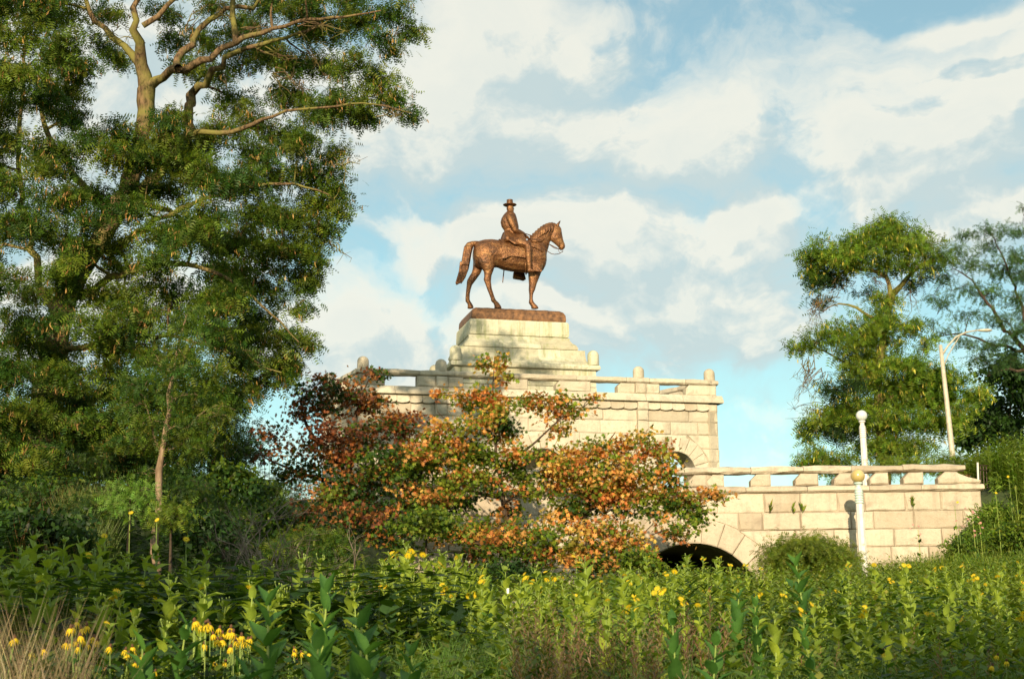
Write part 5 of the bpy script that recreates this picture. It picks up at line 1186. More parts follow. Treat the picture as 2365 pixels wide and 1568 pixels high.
grow_tree('airy_tree', 'airy fine leaved tree with sky showing through at the right edge', 'tree', b2,
          [([W4(b2), PW(2430, 1000, Y2), PW(2410, 880, Y2), PW(2370, 810, Y2)], [.34, .30, .24, .19]), ([(2370, 810, Y2), (2330, 770, Y2), (2280, 700, Y2), (2240, 640, Y2), (2200, 620, Y2)], [.14, .11, .07, .04, .02]),
           ([(2370, 810, Y2), (2290, 795, Y2), (2220, 765, Y2), (2160, 780, Y2)], [.10, .07, .045, .02]), ([(2400, 850, Y2), (2360, 700, Y2), (2320, 600, Y2), (2290, 540, Y2)], [.11, .08, .045, .02]), ([(2390, 860, Y2), (2320, 850, Y2), (2280, 870, Y2)], [.09, .06, .03])],
          [(x, y, a, b, R.uniform(-2, 2), None, d) for x, y, a, b, d in ((2235, 545, 24, 16, .8), (2275, 530, 26, 12, .8), (2320, 535, 30, 14, .7), (2355, 540, 26, 16, .9), (2220, 575, 34, 16, .6), (2280, 575, 40, 18, .6), (2340, 590, 40, 22, .7), (2200, 605, 30, 16, .6), (2250, 615, 44, 18, .7), (2310, 630, 44, 22, .8), (2360, 640, 30, 26, .9),
           (2175, 650, 30, 16, .5), (2220, 665, 44, 18, .6), (2290, 680, 50, 20, .7), (2350, 690, 40, 26, .8), (2150, 700, 24, 14, .5), (2190, 705, 34, 16, .5), (2240, 730, 44, 18, .6), (2310, 740, 44, 20, .8), (2150, 745, 26, 14, .5), (2180, 770, 34, 14, .5), (2240, 790, 40, 16, .6), (2300, 800, 44, 20, .8), (2350, 770, 40, 26, .8), (2340, 830, 40, 22, 1), (2290, 850, 30, 20, .9), (2250, 830, 30, 16, .6), (2365, 480, 12, 8, .8), (2390, 600, 40, 40, .8), (2390, 740, 40, 50, .9))],
          Y2, leaf='frond4', size=.36, n_per=520, pal=[(.06, .12, .03), (.08, .15, .035), (.045, .10, .03)], bark='bark_dark', ntw=14)
thicket('broadleaf_tree', 'dark shaded tree at the right edge beyond the leaning street light', 'tree', 2330, [(2310, 870, 50, 34), (2350, 840, 40, 40), (2270, 980, 50, 34), (2240, 1000, 40, 30), (2330, 900, 60, 40), (2290, 950, 50, 40), (2350, 970, 60, 44), (2300, 1010, 60, 40), (2360, 1030, 60, 40), (2260, 1030, 50, 30), (2380, 900, 50, 50)], 78, leaf='ovate', size=.30, n_per=420, pal=GREEN_SHADE, bark='bark_dark', group='dark thicket trees')
bush('hedge_bush', 'light green bush behind the wall coping, below the tall locust', 2080, 1075, 70, 34, 57, leaf='frond4', size=.2, pal=GREEN_YL, n=9, n_per=560, group='bushes behind the wall')
bush('hedge_bush', 'light green bush behind the wall at the foot of the leaning street light', 2190, 1075, 75, 36, 55, leaf='frond4', size=.2, pal=GREEN_YL, n=9, n_per=560, group='bushes behind the wall')
bush('hedge_bush', 'fresh green bush behind the short iron fence', 2290, 1075, 70, 38, 60, leaf='ovate', size=.18, pal=GREEN_YL, n=9, n_per=560, group='bushes behind the wall')
bush('hedge_bush', 'dark green bush left in the row behind the wall, between the balusters', 1960, 1110, 60, 26, 60, leaf='frond4', size=.2, pal=GREEN, n=8, n_per=560, group='bushes behind the wall')
bush('rusty_shrub', 'small rust coloured shrub just past the end of the wall coping', 2232, 1112, 18, 24, 54, leaf='ovate', size=.12, pal=[(.24, .10, .03), (.14, .12, .03)], n=5, n_per=500)
# ------------------------------------------------------------------ meadow stuff: undergrowth, bank weeds, grasses
def weed_tpl(nl, h, lw, seed, tpl):
    rr = np.random.default_rng(seed); Vs, Ts = [], []; n = 0
    for i in range(nl):
        z = h * (.12 + .88 * (i + .5) / nl); a = i * 2.4 + rr.uniform(-.4, .4); s = lw * (1.15 - .6 * i / nl) * rr.uniform(.8, 1.2)
        d = np.array([[math.cos(a), math.sin(a), rr.uniform(.1, 1.1)]]); F_ = frames(d, np.array([[0, 0, 1.]]))[0]
        V, T = tpl; Vs.append((V @ F_.T) * s + np.array([0, 0, z])); Ts.append(T + n); n += len(V)
    st = np.array([(-.006, 0, 0), (.006, 0, 0), (0, 0, h)]); Vs.append(st); Ts.append(np.array([(0, 1, 2)]) + n)
    return np.concatenate(Vs), np.concatenate(Ts)
def on_ground(n, x0f, x1f, y0, y1, cond=None, bias=1.):
    Y = y0 + (y1 - y0) * R.random(n * 3) ** bias; u = R.uniform(x0f, x1f, n * 3); X = (u - 1182.5) / FPX * Y
    k = np.ones(len(X), bool) if cond is None else cond(X, Y); X, Y = X[k][:n], Y[k][:n]
    return np.stack([X, Y, gz(X, Y)], 1)
def stuff(name, label, parts, mat='leaf'):
    V, T, C = merge(parts); o = link(name, tris_mesh(name, V, T, M[mat], C)); return tag(o, label, None, None, 'stuff')
def weeds(n, x0, x1, y0, y1, tpl, pal, smin, smax, cond=None, bias=1., lean=.12):
    p = on_ground(n, x0, x1, y0, y1, cond, bias); n = len(p)
    a = R.uniform(0, 2 * math.pi, n); up = np.stack([R.normal(0, lean, n), R.normal(0, lean, n), np.ones(n)], 1)
    Fm = frames(np.stack([np.cos(a), np.sin(a), np.zeros(n)], 1), up); up_ = up / np.linalg.norm(up, axis=1, keepdims=True)
    return scatter(tpl, p, Fm, R.uniform(smin, smax, n), pick_cols(pal, n))
def two(w, c=.25): return np.array([(0, 0, 0), (.4, w, -c * .2), (1, 0, -c), (.4, -w, -c * .2)]), np.array([(0, 2, 1), (0, 3, 2)])
W1 = weed_tpl(12, 1., .24, 1, two(.3)); W2 = weed_tpl(18, 1., .2, 2, two(.12)); W3 = weed_tpl(10, 1., .3, 5, two(.3)); W5 = weed_tpl(14, 1., .26, 8, two(.28))
WF = weed_tpl(10, 1., .35, 6, FR4)
not_wall = lambda X, Y: (Y < 49.3) | (X > 17.6) | (X < -5)
LIT = [(.14, .21, .02), (.19, .26, .03), (.10, .16, .015), (.23, .27, .04)]  # brighter greens, sunlight on the open field put into the leaf colour
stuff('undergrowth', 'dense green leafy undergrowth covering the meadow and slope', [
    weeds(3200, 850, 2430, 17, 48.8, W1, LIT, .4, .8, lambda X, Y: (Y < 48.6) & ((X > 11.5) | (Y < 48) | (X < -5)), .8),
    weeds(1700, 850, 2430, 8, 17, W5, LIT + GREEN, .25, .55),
    weeds(2400, -60, 1150, 12, 42, W3, GREEN_SHADE + GREEN[:1], .5, 1.05, lambda X, Y: X < -.5),  # left slope leaves coloured darker to stand in for shade
    weeds(1500, -60, 900, 16, 55, WF, GREEN_SHADE + GREEN[:1], .6, 1.2, lambda X, Y: X < -2),
    weeds(1200, -60, 900, 8, 13, W5, GREEN_SHADE + GREEN, .3, .6)])
stuff('bank_weeds', 'thick tall green weeds and goldenrod on the bank right of the wall', [
    weeds(3900, 1980, 3000, 30, 56, W2, [(.11, .19, .02), (.16, .24, .03), (.055, .135, .02)], .45, 1.1, lambda X, Y: (X > 11.8) & ((Y < 49.2) | (X > 17.4)), 1., .2),
    weeds(1900, 1980, 3000, 30, 56, W1, [(.06, .14, .025), (.09, .18, .03), (.04, .10, .02)], .4, .95, lambda X, Y: (X > 12.6) & ((Y < 49.2) | (X > 17.4)), 1., .2),
    weeds(1500, 2180, 2480, 44, 56, W2, [(.18, .27, .04), (.23, .30, .06)], .9, 1.9, lambda X, Y: (X > 17.3) & (Y > 44)),
    weeds(1900, 1750, 3000, 16, 40, W2, LIT, .5, 1.0, lambda X, Y: (X > 7)),
    weeds(350, 1300, 2450, 9.5, 22, W2, GREEN, .5, .9, lambda X, Y: np.sin(X * 2.1 + 1) * np.sin(Y * .9) > .35, 1., .2),
    weeds(200, 1200, 2450, 10, 18, W3, GREEN, .4, .75, lambda X, Y: np.sin(X * 1.7 - 2) * np.sin(Y * 1.1 + 1) > .4, 1., .2)])
def grass_tpl(nb, seed, w=.012, spread=.5):
    rr = np.random.default_rng(seed); Vs, Ts = [], []; n = 0
    for i in range(nb):
        a = rr.uniform(0, 6.28); V, T = blade(w, rr.uniform(.1, spread)); s = rr.uniform(.6, 1.1); c, q = math.cos(a), math.sin(a)
        W = np.stack([V[:, 0] * c - V[:, 1] * q, V[:, 0] * q + V[:, 1] * c, V[:, 2]], 1) * s + np.array([rr.normal(0, .05), rr.normal(0, .05), 0]); Vs.append(W); Ts.append(T + n); n += 5
    return np.concatenate(Vs), np.concatenate(Ts)
G1 = grass_tpl(9, 3); G2 = grass_tpl(7, 4, .0035, .3)
stuff('meadow_grass', 'fine green meadow grass along the near edge of the meadow', [
    weeds(1800, 800, 2430, 7, 11.5, G1, [(.07, .14, .025), (.10, .19, .03), (.13, .20, .05)], .2, .5),
    weeds(1300, -60, 900, 6.5, 12, G1, GREEN + [(.12, .17, .05)], .25, .5),
    weeds(450, 130, 260, 26, 34, G1, [(.15, .20, .05), (.20, .24, .07)], .6, 1.1),
    weeds(700, 1980, 2450, 36, 50, G1, GREEN_YL, .6, 1.3, lambda X, Y: (X > 12) & (Y < 49.3))])
def seedhead(seed):
    rr = np.random.default_rng(seed); Vs, Ts = [], []; n = 0
    st = np.array([(-.0025, 0, 0), (.0025, 0, 0), (.05, 0, 1)]); Vs.append(st); Ts.append(np.array([(0, 1, 2)])); n = 3
    for i in range(26):
        z = .62 + .38 * i / 26; a = i * 2.4; l = .11 * (1.15 - i / 28) * rr.uniform(.6, 1.2)
        c = np.array([.05 * z, 0, z]); d = np.array([math.cos(a) * .7, math.sin(a) * .7, .7]) * l; s = np.array([-math.sin(a), math.cos(a), 0]) * .006
        Vs.append(np.stack([c, c + d * .6 + s, c + d, c + d * .6 - s])); Ts.append(np.array([(0, 1, 2), (0, 2, 3)]) + n); n += 4
    return np.concatenate(Vs), np.concatenate(Ts)
SH = seedhead(1)
BROWN = [(.24, .15, .09), (.30, .20, .12), (.19, .11, .07)]
stuff('seeding_grass', 'rusty brown seeding grass heads along the lower middle of the meadow', [
    weeds(110, 1180, 1500, 8.2, 10.2, SH, BROWN, .5, .78, None, 1, .2), weeds(26, 1480, 1650, 8.5, 10, SH, BROWN, .55, .85, None, 1, .2), weeds(14, 2100, 2400, 8, 10, SH, BROWN, .4, .65, None, 1, .2), weeds(9, 1640, 2050, 8, 10, SH, BROWN, .4, .65, None, 1, .2),
    weeds(26, 1180, 1500, 7.2, 8.5, SH, [(.42, .27, .14), (.36, .22, .12)], .55, .75)])
stuff('dry_grass', 'pale dry grass stalks at the lower left edge of the meadow', [
    weeds(120, -40, 200, 6.5, 10, G2, [(.30, .22, .13), (.38, .30, .19), (.22, .15, .10)], .5, .95), weeds(120, 40, 240, 24, 34, G2, [(.40, .20, .09), (.32, .14, .07)], .7, 1.1)])

# ------------------------------------------------------------------ cup plants: things, each with stem, leaves and flowers
def big_leaf(name, mat, w=.34, curl=.3, L_=1.):
    V = []; F = []; nx_, xs_ = 7, []
    for i in range(nx_ + 1):
        x = i / nx_; wd = w * (math.sin(math.pi * min(1, x * .92 + .10)) ** .8) * (1 - .25 * x) if 0 < i < nx_ else (w * .45 if i == 0 else .0)
        z = .22 * x - curl * x * x
        for j, s in enumerate((-1, -.5, 0, .5, 1)): V.append((x * L_, s * wd, z + abs(s) * wd * .45 + .02 * math.sin(x * 14) * abs(s)))
    for i in range(nx_):
        for j in range(4): a = i * 5 + j; F.append((a, a + 5, a + 6, a + 1))
    return poly_mesh(name, V, F, mat, True)
LEAF = [big_leaf('leaf', M['cup_leaf'], w_, c_) for w_, c_ in ((.27, .30), (.24, .45), (.30, .15))]
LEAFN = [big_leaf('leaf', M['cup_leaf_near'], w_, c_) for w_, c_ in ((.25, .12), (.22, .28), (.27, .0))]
def flower_mesh(npet=12, droop=.0, mats=None, r=.5):
    mb = MB(); V = []; F = []; mi = []
    for k in range(npet):
        a = 2 * math.pi * k / npet; c, s = math.cos(a), math.sin(a)
        def pt(x, y, z): return (x * c - y * s, x * s + y * c, z)
        b = len(V); V += [pt(.12, -.05, 0), pt(.12, .05, 0), pt(.62 - droop * .25, .12, .03 - droop * .35), pt(.62 - droop * .25, -.12, .03 - droop * .35), pt(1. - droop * .45, 0, -droop * .95)]
        F += [(b, b + 3, b + 2, b + 1), (b + 3, b + 4, b + 2)]; mi += [0, 0]
    b = len(V); n = 10; ch = .16 if droop < .5 else .42
    for zz, rr in ((-.05, .18), (ch * .5, .2), (ch, .1)): V += [(rr * math.cos(2 * math.pi * j / n), rr * math.sin(2 * math.pi * j / n), zz) for j in range(n)]
    for q in range(2):
        for j in range(n): F.append((b + q * n + j, b + q * n + (j + 1) % n, b + (q + 1) * n + (j + 1) % n, b + (q + 1) * n + j)); mi.append(1)
    F.append(tuple(range(b + 2 * n, b + 3 * n))); mi.append(1)
    me = bpy.data.meshes.new('flower'); me.from_pydata(V, [], F); me.materials.append(M['petal']); me.materials.append(mats); me.polygons.foreach_set('material_index', mi); me.update(); return me
FL = flower_mesh(13, 0, M['disc']); FC = flower_mesh(9, 1.0, M['cone'])
BUD = None
def bud_mesh():
    mb = MB(); mb.lathe([(.02, 0), (.35, .2), (.45, .5), (.3, .8), (.05, 1)], n=7); return poly_mesh('bud', mb.V, mb.F, M['cup_stem'])
BUDM = bud_mesh()
def stem_mesh(h, r=.012, branches=(), lean=(0, 0)):
    mb = MB(); mb.tube([(0, 0, -.1), (lean[0] * .3, lean[1] * .3, h * .5), (lean[0], lean[1], h)], [r * 1.3, r, r * .6], 5)
    for (z, a, l) in branches:
        q = z / h; p = (lean[0] * q, lean[1] * q, z); mb.tube([p, (p[0] + math.cos(a) * l * .4, p[1] + math.sin(a) * l * .4, z + l * .5), (p[0] + math.cos(a) * l * .6, p[1] + math.sin(a) * l * .6, z + l)], [r * .5, r * .4, r * .3], 4)
    return poly_mesh('stem', mb.V, mb.F, M['cup_stem'], True)
def cup_proto(h, nnode, leafl, nfl, leaves, seed, label='', group=None, near=False):
    rr = random.Random(seed); t = thing('cup_plant', label, 'plant', (0, 0, 0), 0, group)
    lean = (rr.uniform(-.1, .1) * h, rr.uniform(-.06, .06) * h)
    br = [(h * rr.uniform(.92, .98), rr.uniform(0, 6.28), rr.uniform(.05, .12)) for _ in range(max(nfl, 3 if not near else 0))]
    link('stem', stem_mesh(h, .012 if not near else .011, br, lean), t)
    a0 = rr.uniform(0, 3.14)
    for k in range(nnode):
        q = .22 + .76 * k / (nnode - 1); z = h * q; s = leafl * (1.0 - .42 * max(0, (q - .6) / .4)) * rr.uniform(.88, 1.12); a = a0 + k * math.pi / 2 + rr.uniform(-.25, .25)
        for sd_ in (0, math.pi):
            o = link('leaf', rr.choice(leaves), t); o.location = (lean[0] * q, lean[1] * q, z)
            o.rotation_euler = (rr.uniform(-.2, .2), -rr.uniform(.3, 1.05) if not near else -rr.uniform(.45, 1.05), a + sd_ + rr.uniform(-.15, .15)); o.scale = (s, s, s)
    for k, (z, a, l) in enumerate(br):
        p = (lean[0] * z / h + math.cos(a) * l * .6, lean[1] * z / h + math.sin(a) * l * .6, z + l)
        if k < nfl:
            o = link('flower', FL, t); o.location = p; o.scale = (.062, .062, .062); o.rotation_euler = (rr.uniform(.5, 1.2), rr.uniform(-.3, .3), rr.uniform(-.6, .6))
        else:
            o = link('bud', BUDM, t); o.location = p; o.scale = (.022, .022, .03)
    return t
def dup(root, loc, rz, sc, label, group=None, rx=0.):
    r = root.copy(); COL.objects.link(r); r.location = tuple(map(float, loc)); r.rotation_euler = (rnd.uniform(-.11, .11), rnd.uniform(-.11, .11), rz); r.scale = (sc, sc, sc); r['label'] = label
    if group: r['group'] = group
    for ch in kids[root.name]:
        c = ch.copy(); COL.objects.link(c); c.parent = r
    return r
protos = [cup_proto(1.45, 10, .27, 1, LEAF, 1), cup_proto(1.3, 9, .28, 0, LEAF, 2), cup_proto(1.55, 10, .25, 2, LEAF, 3), cup_proto(1.35, 9, .26, 1, LEAF, 4), cup_proto(1.2, 8, .29, 0, LEAF, 5), cup_proto(1.5, 10, .25, 3, LEAF, 6)]
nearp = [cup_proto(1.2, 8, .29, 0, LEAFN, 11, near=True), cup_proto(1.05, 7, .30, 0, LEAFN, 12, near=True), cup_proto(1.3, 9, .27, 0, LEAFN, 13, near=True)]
kids = {p.name: [c for c in COL.objects if c.parent == p] for p in protos + nearp}
used = set()
def place_top(root, px, py, Y, label, group=None, rz=None, htop=None):
    """a plant rooted in the ground at depth Y whose tip reaches (px, py)"""
    w = P(px, py, Y); g_ = float(gz(w[0], Y)); hh = {protos[0].name: 1.55, protos[1].name: 1.4, protos[2].name: 1.65, protos[3].name: 1.45, protos[4].name: 1.3, protos[5].name: 1.6, nearp[0].name: 1.33, nearp[1].name: 1.2, nearp[2].name: 1.42}[root.name]
    sc = max(.45, min(1.6, (w[2] - g_) / hh)); rz = rnd.uniform(0, 6.28) if rz is None else rz
    if root.name in used: return dup(root, (w[0], Y, g_), rz, sc, label, group)
    used.add(root.name); root.location = (w[0], Y, g_); root.rotation_euler = (0, 0, rz); root.scale = (sc,) * 3; root['label'] = label
    if group: root['group'] = group
    return root
GN = 'large dark cup plants nearest the camera'
near_spots = [(625, 1345, 7.6, 'large near cup plant with upright paired leaves, left of the near clump', 0), (735, 1325, 8.0, 'tallest of the large dark cup plants, behind the coneflowers', 2), (830, 1385, 7.4, 'large dark cup plant with broad leaves right of the tallest near one', 1),
              (880, 1440, 6.8, 'near cup plant with leaves spreading right over the low grass', 1), (780, 1470, 6.4, 'lowest blurred cup plant in the near clump', 0), (690, 1450, 6.6, 'blurred cup plant with cupped leaves low in the near clump', 2), (395, 1400, 8.2, 'near cup plant rising behind the yellow coneflowers', 0),
              (335, 1445, 7.2, 'dark cup plant just left of the coneflower patch', 1), (1865, 1268, 11.5, 'tall broad leaved cup plant before the sumac shrub', 0), (1690, 1345, 10.5, 'broad leaved cup plant spreading before the tunnel arch', 1), (1745, 1375, 10.0, 'dark low cup plant right of the one before the arch', 2),
              (1560, 1400, 9.0, 'dark cup plant above the brown seeding grass', 1), (1620, 1450, 8.2, 'small dark cup plant low in the middle right of the meadow', 0), (1900, 1440, 8.6, 'dark leaved cup plant below the sumac shrub', 2), (950, 1470, 7.6, 'low dark cup plant at the right end of the near clump', 0), (560, 1500, 6.2, 'dark cup plant at the bottom edge under the coneflowers', 1)]
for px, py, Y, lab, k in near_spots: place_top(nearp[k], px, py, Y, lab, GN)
# the sunlit group in the middle, the band under the wall, the shaded ones left
spots = []
for k_ in range(16): px = 875 + k_ * 17; spots.append((px, 1262 + abs(px - 960) * .28 + rnd.uniform(-8, 14), rnd.uniform(17, 21), 'sunlit group below the low oak'))
for px, py, Y in ((885, 1300, 15), (905, 1268, 16), (925, 1262, 17), (940, 1240, 18), (965, 1262, 17), (985, 1272, 16), (1000, 1258, 18), (1025, 1268, 17), (1045, 1290, 16), (1065, 1282, 17), (1085, 1300, 16), (1105, 1325, 15), (1128, 1322, 16), (1145, 1350, 15),
                  (900, 1340, 13.5), (930, 1345, 13.5), (960, 1330, 14), (990, 1345, 13.5), (1020, 1340, 14), (1050, 1350, 14), (1080, 1365, 13.5), (1110, 1385, 13.5), (1000, 1400, 12.5), (1045, 1415, 12.5), (960, 1400, 12.5), (1085, 1430, 12.5)):
    spots.append((px, py, Y, 'sunlit group below the low oak'))
for i in range(34): px = 1175 + i * 14.5; spots.append((px + rnd.uniform(-6, 6), 1318 + 18 * math.sin(i * .9) + rnd.uniform(-22, 30), rnd.uniform(15, 20), 'middle band under the orange oaks'))
for i in range(20): px = 1480 + i * 17; spots.append((px + rnd.uniform(-6, 6), 1292 + rnd.uniform(-20, 50), rnd.uniform(20, 26), 'band before the tunnel arch'))
for i in range(44): px = 1900 + i * 11.5; spots.append((px + rnd.uniform(-6, 6), 1325 + rnd.uniform(-34, 60), rnd.uniform(15, 22), 'right hand band under the weedy bank'))
for i in range(26): px = 1180 + i * 46; spots.append((px + rnd.uniform(-20, 20), 1395 + rnd.uniform(-40, 40), rnd.uniform(11.5, 14), 'nearer row behind the brown seeding grass'))
for i in range(46): px = -20 + i * 18.5; spots.append((px + rnd.uniform(-8, 8), 1240 + px * .09 + rnd.uniform(-30, 40), rnd.uniform(14, 22), 'shaded slope on the left'))
for i in range(34): px = -20 + i * 26; spots.append((px + rnd.uniform(-10, 10), 1330 + px * .04 + rnd.uniform(-25, 40), rnd.uniform(11, 15), 'shaded lower left'))
for i in range(30): px = 1240 + i * 39; spots.append((px + rnd.uniform(-18, 18), 1445 + rnd.uniform(-50, 50), rnd.uniform(9.5, 11.5), 'front row at the lower right'))
for px, py, Y in ((275, 1352, 10.5), (300, 1400, 10), (320, 1392, 10.5), (365, 1430, 9.8), (255, 1430, 10)): spots.append((px, py, Y, 'sunlit gap left of the coneflowers'))
dk = {0: 'one bloom', 1: 'flowerless', 2: 'two blooms', 3: 'raised bloom', 4: 'short and leafy', 5: 'three blooms'}
beside = [(-100, 'beneath the great locust trunk'), (230, 'below the pale sapling'), (480, 'around the dead shrub'), (640, 'before the ferny bush'), (860, 'just past the shade edge'), (1000, 'left of the white stake'), (1170, 'right of the white stake'), (1300, 'under the low oak'), (1480, 'left of the tunnel arch'), (1620, 'before the tunnel arch'), (1760, 'before the sumac shrub'),
          (1930, 'beside the near lamp post'), (2080, 'at the foot of the bank'), (2230, 'on the lower bank')]
def nth(k): return f"{k}{'th' if 10 < k % 100 < 14 else {1: 'st', 2: 'nd', 3: 'rd'}.get(k % 10, 'th')}"
bn = {'front row at the lower right': 'front row at the lower right', 'sunlit group below the low oak': 'sunlit group under the low oak', 'middle band under the orange oaks': 'middle band under the oaks', 'band before the tunnel arch': 'band before the tunnel arch', 'right hand band under the weedy bank': 'band under the weedy bank', 'nearer row behind the brown seeding grass': 'row behind the brown grass', 'shaded slope on the left': 'shaded upper slope', 'shaded lower left': 'shaded lower slope', 'sunlit gap left of the coneflowers': 'sunlit gap by the coneflowers'}
ordn = {}
for w_ in bn: 
    for k, q in enumerate(sorted(x for x in spots if x[3] == w_)): ordn[q] = k + 1
for sp in spots:
    px, py, Y, where = sp; k = rnd.choices(range(6), [3, 3, 2, 2, 3, 2])[0]
    if 'shaded' in where: k = rnd.choices(range(6), [2, 5, .6, 1, 5, .4])[0]
    place_top(protos[k], px, py, Y, f'{nth(ordn[sp])} cup plant from left in the {bn[where]}, {dk[k]}', 'cup plants, ' + bn[where])
# ---- yellow coneflowers
def coneflower(seed):
    rr = random.Random(seed); t = thing('coneflower', '', 'flower', (0, 0, 0), 0, 'drooping yellow coneflowers')
    h = 1.0; mb = MB(); mb.tube([(0, 0, -.1), (.02, 0, .5), (rr.uniform(-.05, .05), 0, h)], [.006, .005, .004], 4); tip = mb.V[-1]; st = link('stem', poly_mesh('stem', mb.V, mb.F, M['cup_stem'], True), t)
    o = link('flower_head', FC, t); o.location = (tip[0], tip[1], h); o.scale = (.068, .068, .068); o.rotation_euler = (rr.uniform(-.3, .3), rr.uniform(-.3, .3), 0)
    n = 6; z = R.uniform(.1, .7, n); q = np.zeros((n, 3)); q[:, 2] = z; V, T, C = scatter(NARROW, q, frames(unit(n) + np.array([0, 0, .5]), unit(n)), np.full(n, .2), pick_cols(GREEN, n)); link('leaves', tris_mesh('leaves', V, T, M['leaf'], C), t)
    return t
cps = [coneflower(k) for k in range(3)]
for p in cps: kids[p.name] = [c for c in COL.objects if c.parent == p]
cs = []
for x, y, s, n in ((180, 1445, 14, 5), (205, 1475, 20, 6), (165, 1490, 14, 3), (280, 1500, 16, 4), (300, 1515, 22, 5), (330, 1525, 18, 4), (455, 1437, 9, 3), (490, 1440, 14, 4), (515, 1450, 14, 4), (500, 1470, 18, 5), (535, 1462, 16, 5), (560, 1468, 14, 4), (585, 1478, 8, 2), (545, 1490, 16, 4), (495, 1530, 12, 3), (260, 1540, 24, 3), (690, 1505, 14, 4), (680, 1520, 14, 2),
                   (100, 1500, 30, 2), (20, 1480, 20, 2), (350, 1550, 30, 3), (2030, 1550, 24, 2), (2290, 1545, 30, 3)):
    cs += [(a, b, k, (x, y)) for k, (a, b) in enumerate(sorted((x + rnd.gauss(0, s * .6), y + rnd.gauss(0, s * .45)) for _ in range(n)))]
where = [(-100, 'at the dry grass'), (140, 'in the left cluster'), (245, 'in the low middle cluster'), (420, 'in the main cluster beside the near cup plants'), (640, 'right of the upright cup plant leaves'), (1900, 'low at the meadow edge below the bank')]
used2 = set()
CN = ['highest bunch at far left', 'second bunch at far left', 'small bunch at the lower left', 'bunch left of the low middle', 'bunch in the low middle', 'bunch right in the low middle', 'topmost bunch of the main cluster', 'upper bunch of the main cluster', 'upper right bunch of the main cluster', 'centre bunch of the main cluster', 'right bunch of the main cluster', 'outer right bunch of the main cluster', 'tail of the main cluster', 'lower right bunch of the main cluster', 'bunch below the main cluster', 'lowest pair of bunches', 'bunch among the near cup plants', 'lower bunch among the near cup plants', 'pair above the dry grass', 'pair in the dry grass', 'scattered bunch at the bottom edge', 'pair below the sumac shrub', 'bunch at the bottom under the bank']
cen = []
for c in cs:
    if c[3] not in cen: cen.append(c[3])
for i, (px, py, kth, ctr) in enumerate(cs):
    Y = rnd.uniform(8.2, 9.6); w = P(px, py, Y); g_ = float(gz(w[0], Y)); p = cps[i % 3]; sc = max(.5, min(1.6, (w[2] - g_)))
    lab = f'yellow drooping coneflower, {nth(kth + 1)} from left in the {CN[cen.index(ctr)]}'
    if p.name not in used2: used2.add(p.name); p.location = (w[0], Y, g_); p.scale = (sc,) * 3; p['label'] = lab
    else:
        r = dup(p, (w[0], Y, g_), rnd.uniform(0, 6.28), sc, lab)
    for c in (kids[p.name] if False else []): pass
# ---- pink flowered milkweeds on the bank, yellow flowers on the bank
def bank_flower(px, py, Y, lab, mat, name, n, sp, r=.05):
    w = P(px, py, Y); g_ = float(gz(w[0], Y)); b = np.array([w[0], Y, g_]); t = thing(name, lab, 'flower', b, 0, 'flowers on the bank'); h = w[2] - g_
    mb = MB(); mb.tube([(0, 0, -.1), (.02, 0, h * .5), (0, 0, h)], [.012, .01, .007], 4); mb.build('stem', M['cup_stem'], t)
    for k in range(n):
        o = link('flower', FL if mat == 'petal' else PINK, t); o.location = (rnd.gauss(0, sp), rnd.gauss(0, sp * .5), h + rnd.gauss(0, sp)); o.scale = (r,) * 3; o.rotation_euler = (rnd.uniform(.4, 1.3), rnd.uniform(-.4, .4), rnd.uniform(-.7, .7))
    m = 10; q = np.zeros((m, 3)); q[:, 2] = R.uniform(.2, .95, m) * h; V, T, C = scatter(OV, q, frames(unit(m) + np.array([0, 0, .3]), unit(m) * .3 + np.array([0, 0, 1])), np.full(m, .2), pick_cols(GREEN, m)); link('leaves', tris_mesh('leaves', V, T, M['leaf'], C), t)
PINK = FL.copy(); PINK.name = 'flower'; PINK.materials[0] = M['pink']; PINK.materials[1] = M['pink']
for px, py, lab in ((2245, 1185, 'pink flowered milkweed high on the bank beside the end of the wall'), (2262, 1205, 'pink milkweed a little right of the highest one on the bank'), (2215, 1215, 'pink milkweed in the middle of the bank left of the pair'), (2120, 1222, 'single pink flower at the bank grass edge before the wall'), (2255, 1230, 'lowest pink milkweed on the bank above the yellow flowers')):
    bank_flower(px, py, 44, lab, 'pink', 'milkweed', 4, .10, .05)
for px, py, Y, lab in ((2330, 1105, 48, 'yellow flower near the top of the bank beside the iron fence'), (2345, 1120, 47, 'yellow flower at the upper right of the bank'), (2205, 1168, 46, 'yellow flower on the bank where the wall ends'), (2272, 1335, 30, 'large paired yellow bloom low on the right of the bank'), (2300, 1140, 46, 'small yellow flower in the middle of the upper bank'),
                       (1330, 1288, 26, 'bright yellow bloom standing high before the low orange oak'), (1348, 1298, 25, 'yellow bloom just right of the high bright one'), (1250, 1322, 22, 'round yellow bloom before the shade under the low oak'), (300, 1180, 24, 'yellow flower before the light green shrub'), (362, 1195, 24, 'yellow flower against the sapling stem'),
                       (120, 1325, 16, 'large yellow flower in the shaded lower left'), (242, 1238, 19, 'yellow flower on the shaded slope below the light shrub'), (430, 1240, 19, 'yellow flower left of the dead shrub'), (205, 1285, 18, 'dim yellow flower in the shaded slope'), (330, 1358, 14, 'yellow flower right of the sunlit cup plants')):
    bank_flower(px, py, Y, lab, 'petal', 'yellow_flower', 2 if 'paired' in lab else 1, .06, .075 * Y / 26 * 0 + .052)

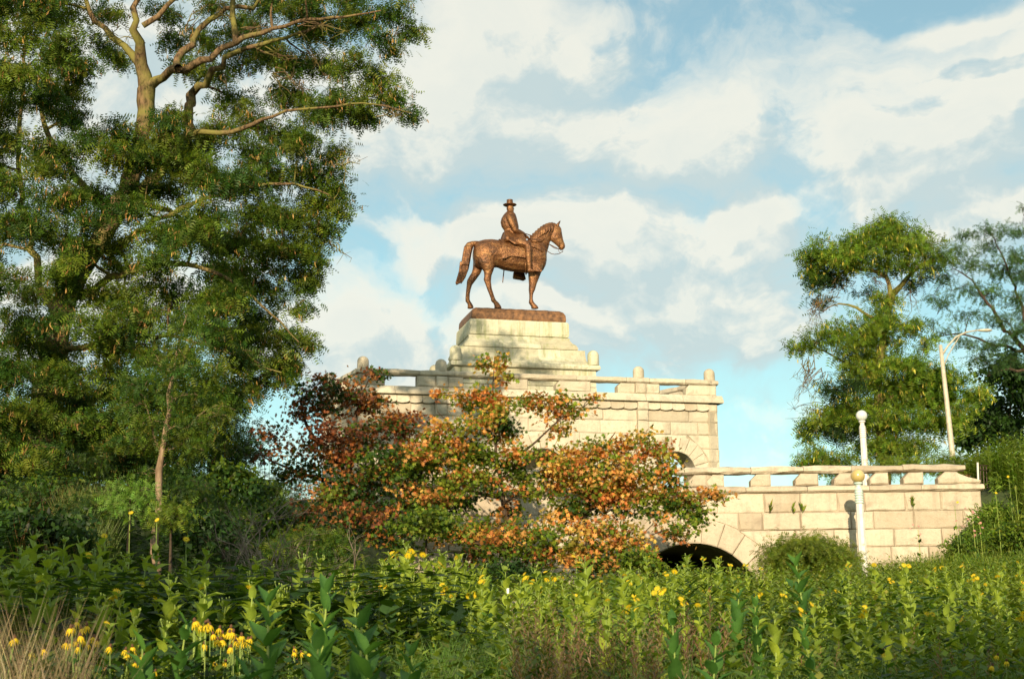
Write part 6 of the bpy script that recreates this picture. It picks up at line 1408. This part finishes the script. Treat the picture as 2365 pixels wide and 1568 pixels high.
# ---- unseen trees added behind the camera to shade the left slope and the front edge
def back_tree(label, cx, cy, z0, z1, rx, n, seed):
    rr = np.random.default_rng(seed); b = np.array([cx, cy, float(gz(cx, cy))]); t = thing('shade_tree', label, 'tree', b, 0, 'trees across the path')
    tb = TubeSet(); tb.add(np.array([(0, 0, -.2), (.1, 0, z0 * .6), (0, .1, (z0 + z1) / 2)]), [.3, .24, .1], 8); Ps = []
    for _ in range(n):
        u = rr.normal(size=3); u /= np.linalg.norm(u); c = np.array([u[0] * rx, u[1] * rx * .8, (z0 + z1) / 2 + u[2] * (z1 - z0) / 2]) * np.array([1, 1, 1]) ; c[:2] *= rr.uniform(.3, 1)
        s_ = np.array([0, .1, (z0 + z1) / 2 * .8]); tb.add(np.stack([s_, (s_ + c) / 2 + [0, 0, .3], c]), [.07, .05, .02], 5); Ps.append(c + rr.normal(0, .5, (260, 3)) * [1, 1, .7])
    link('trunk', tb.mesh('trunk', M['bark_dark']), t); q = np.concatenate(Ps); m = len(q)
    V, T, C = scatter(two(.35), q, frames(unit(m), unit(m)), R.uniform(.28, .52, m), pick_cols(GREEN, m)); link('crown', tris_mesh('crown', V, T, M['leaf'], C), t)
back_tree('broad leafy tree across the path, shading the left slope', -12.0, -12, 1.5, 14.0, 6.6, 150, 5)
back_tree('low broad tree across the path, shading the front of the meadow', 0.5, -14, 2.0, 8.0, 5.5, 65, 6)
back_tree('second low tree across the path toward the right', 9.5, -13, 2.0, 7.7, 4.6, 45, 7)
bush('bank_shrub', 'bright green shrub on the bank just right of the wall end', 2325, 1135, 48, 52, 51, leaf='narrow', size=.2, pal=[(.13, .22, .025), (.18, .26, .035)], n=9, n_per=900)
bush('bank_shrub', 'green leafy shrub lower on the bank at the right edge of the meadow', 2350, 1235, 60, 50, 47, leaf='ovate', size=.14, pal=GREEN + GREEN_YL, n=9, n_per=700)
bush('bank_shrub', 'dark leaved shrub under the wall end where the bank meets the stones', 2235, 1265, 60, 34, 47.2, leaf='narrow', size=.18, pal=GREEN + [(.11, .19, .02)], n=9, n_per=800)
bush('bank_shrub', 'bright weedy shrub hugging the stepped lower corner of the wall end', 2300, 1200, 46, 60, 49.2, leaf='narrow', size=.2, pal=[(.14, .23, .025), (.10, .18, .02), (.19, .26, .04)], n=10, n_per=1000)
bush('bank_shrub', 'leafy green shrub spilling over the bank edge before the lowest wall course', 2265, 1240, 46, 36, 48.4, leaf='narrow', size=.18, pal=[(.12, .20, .02), (.09, .16, .02)], n=9, n_per=900)
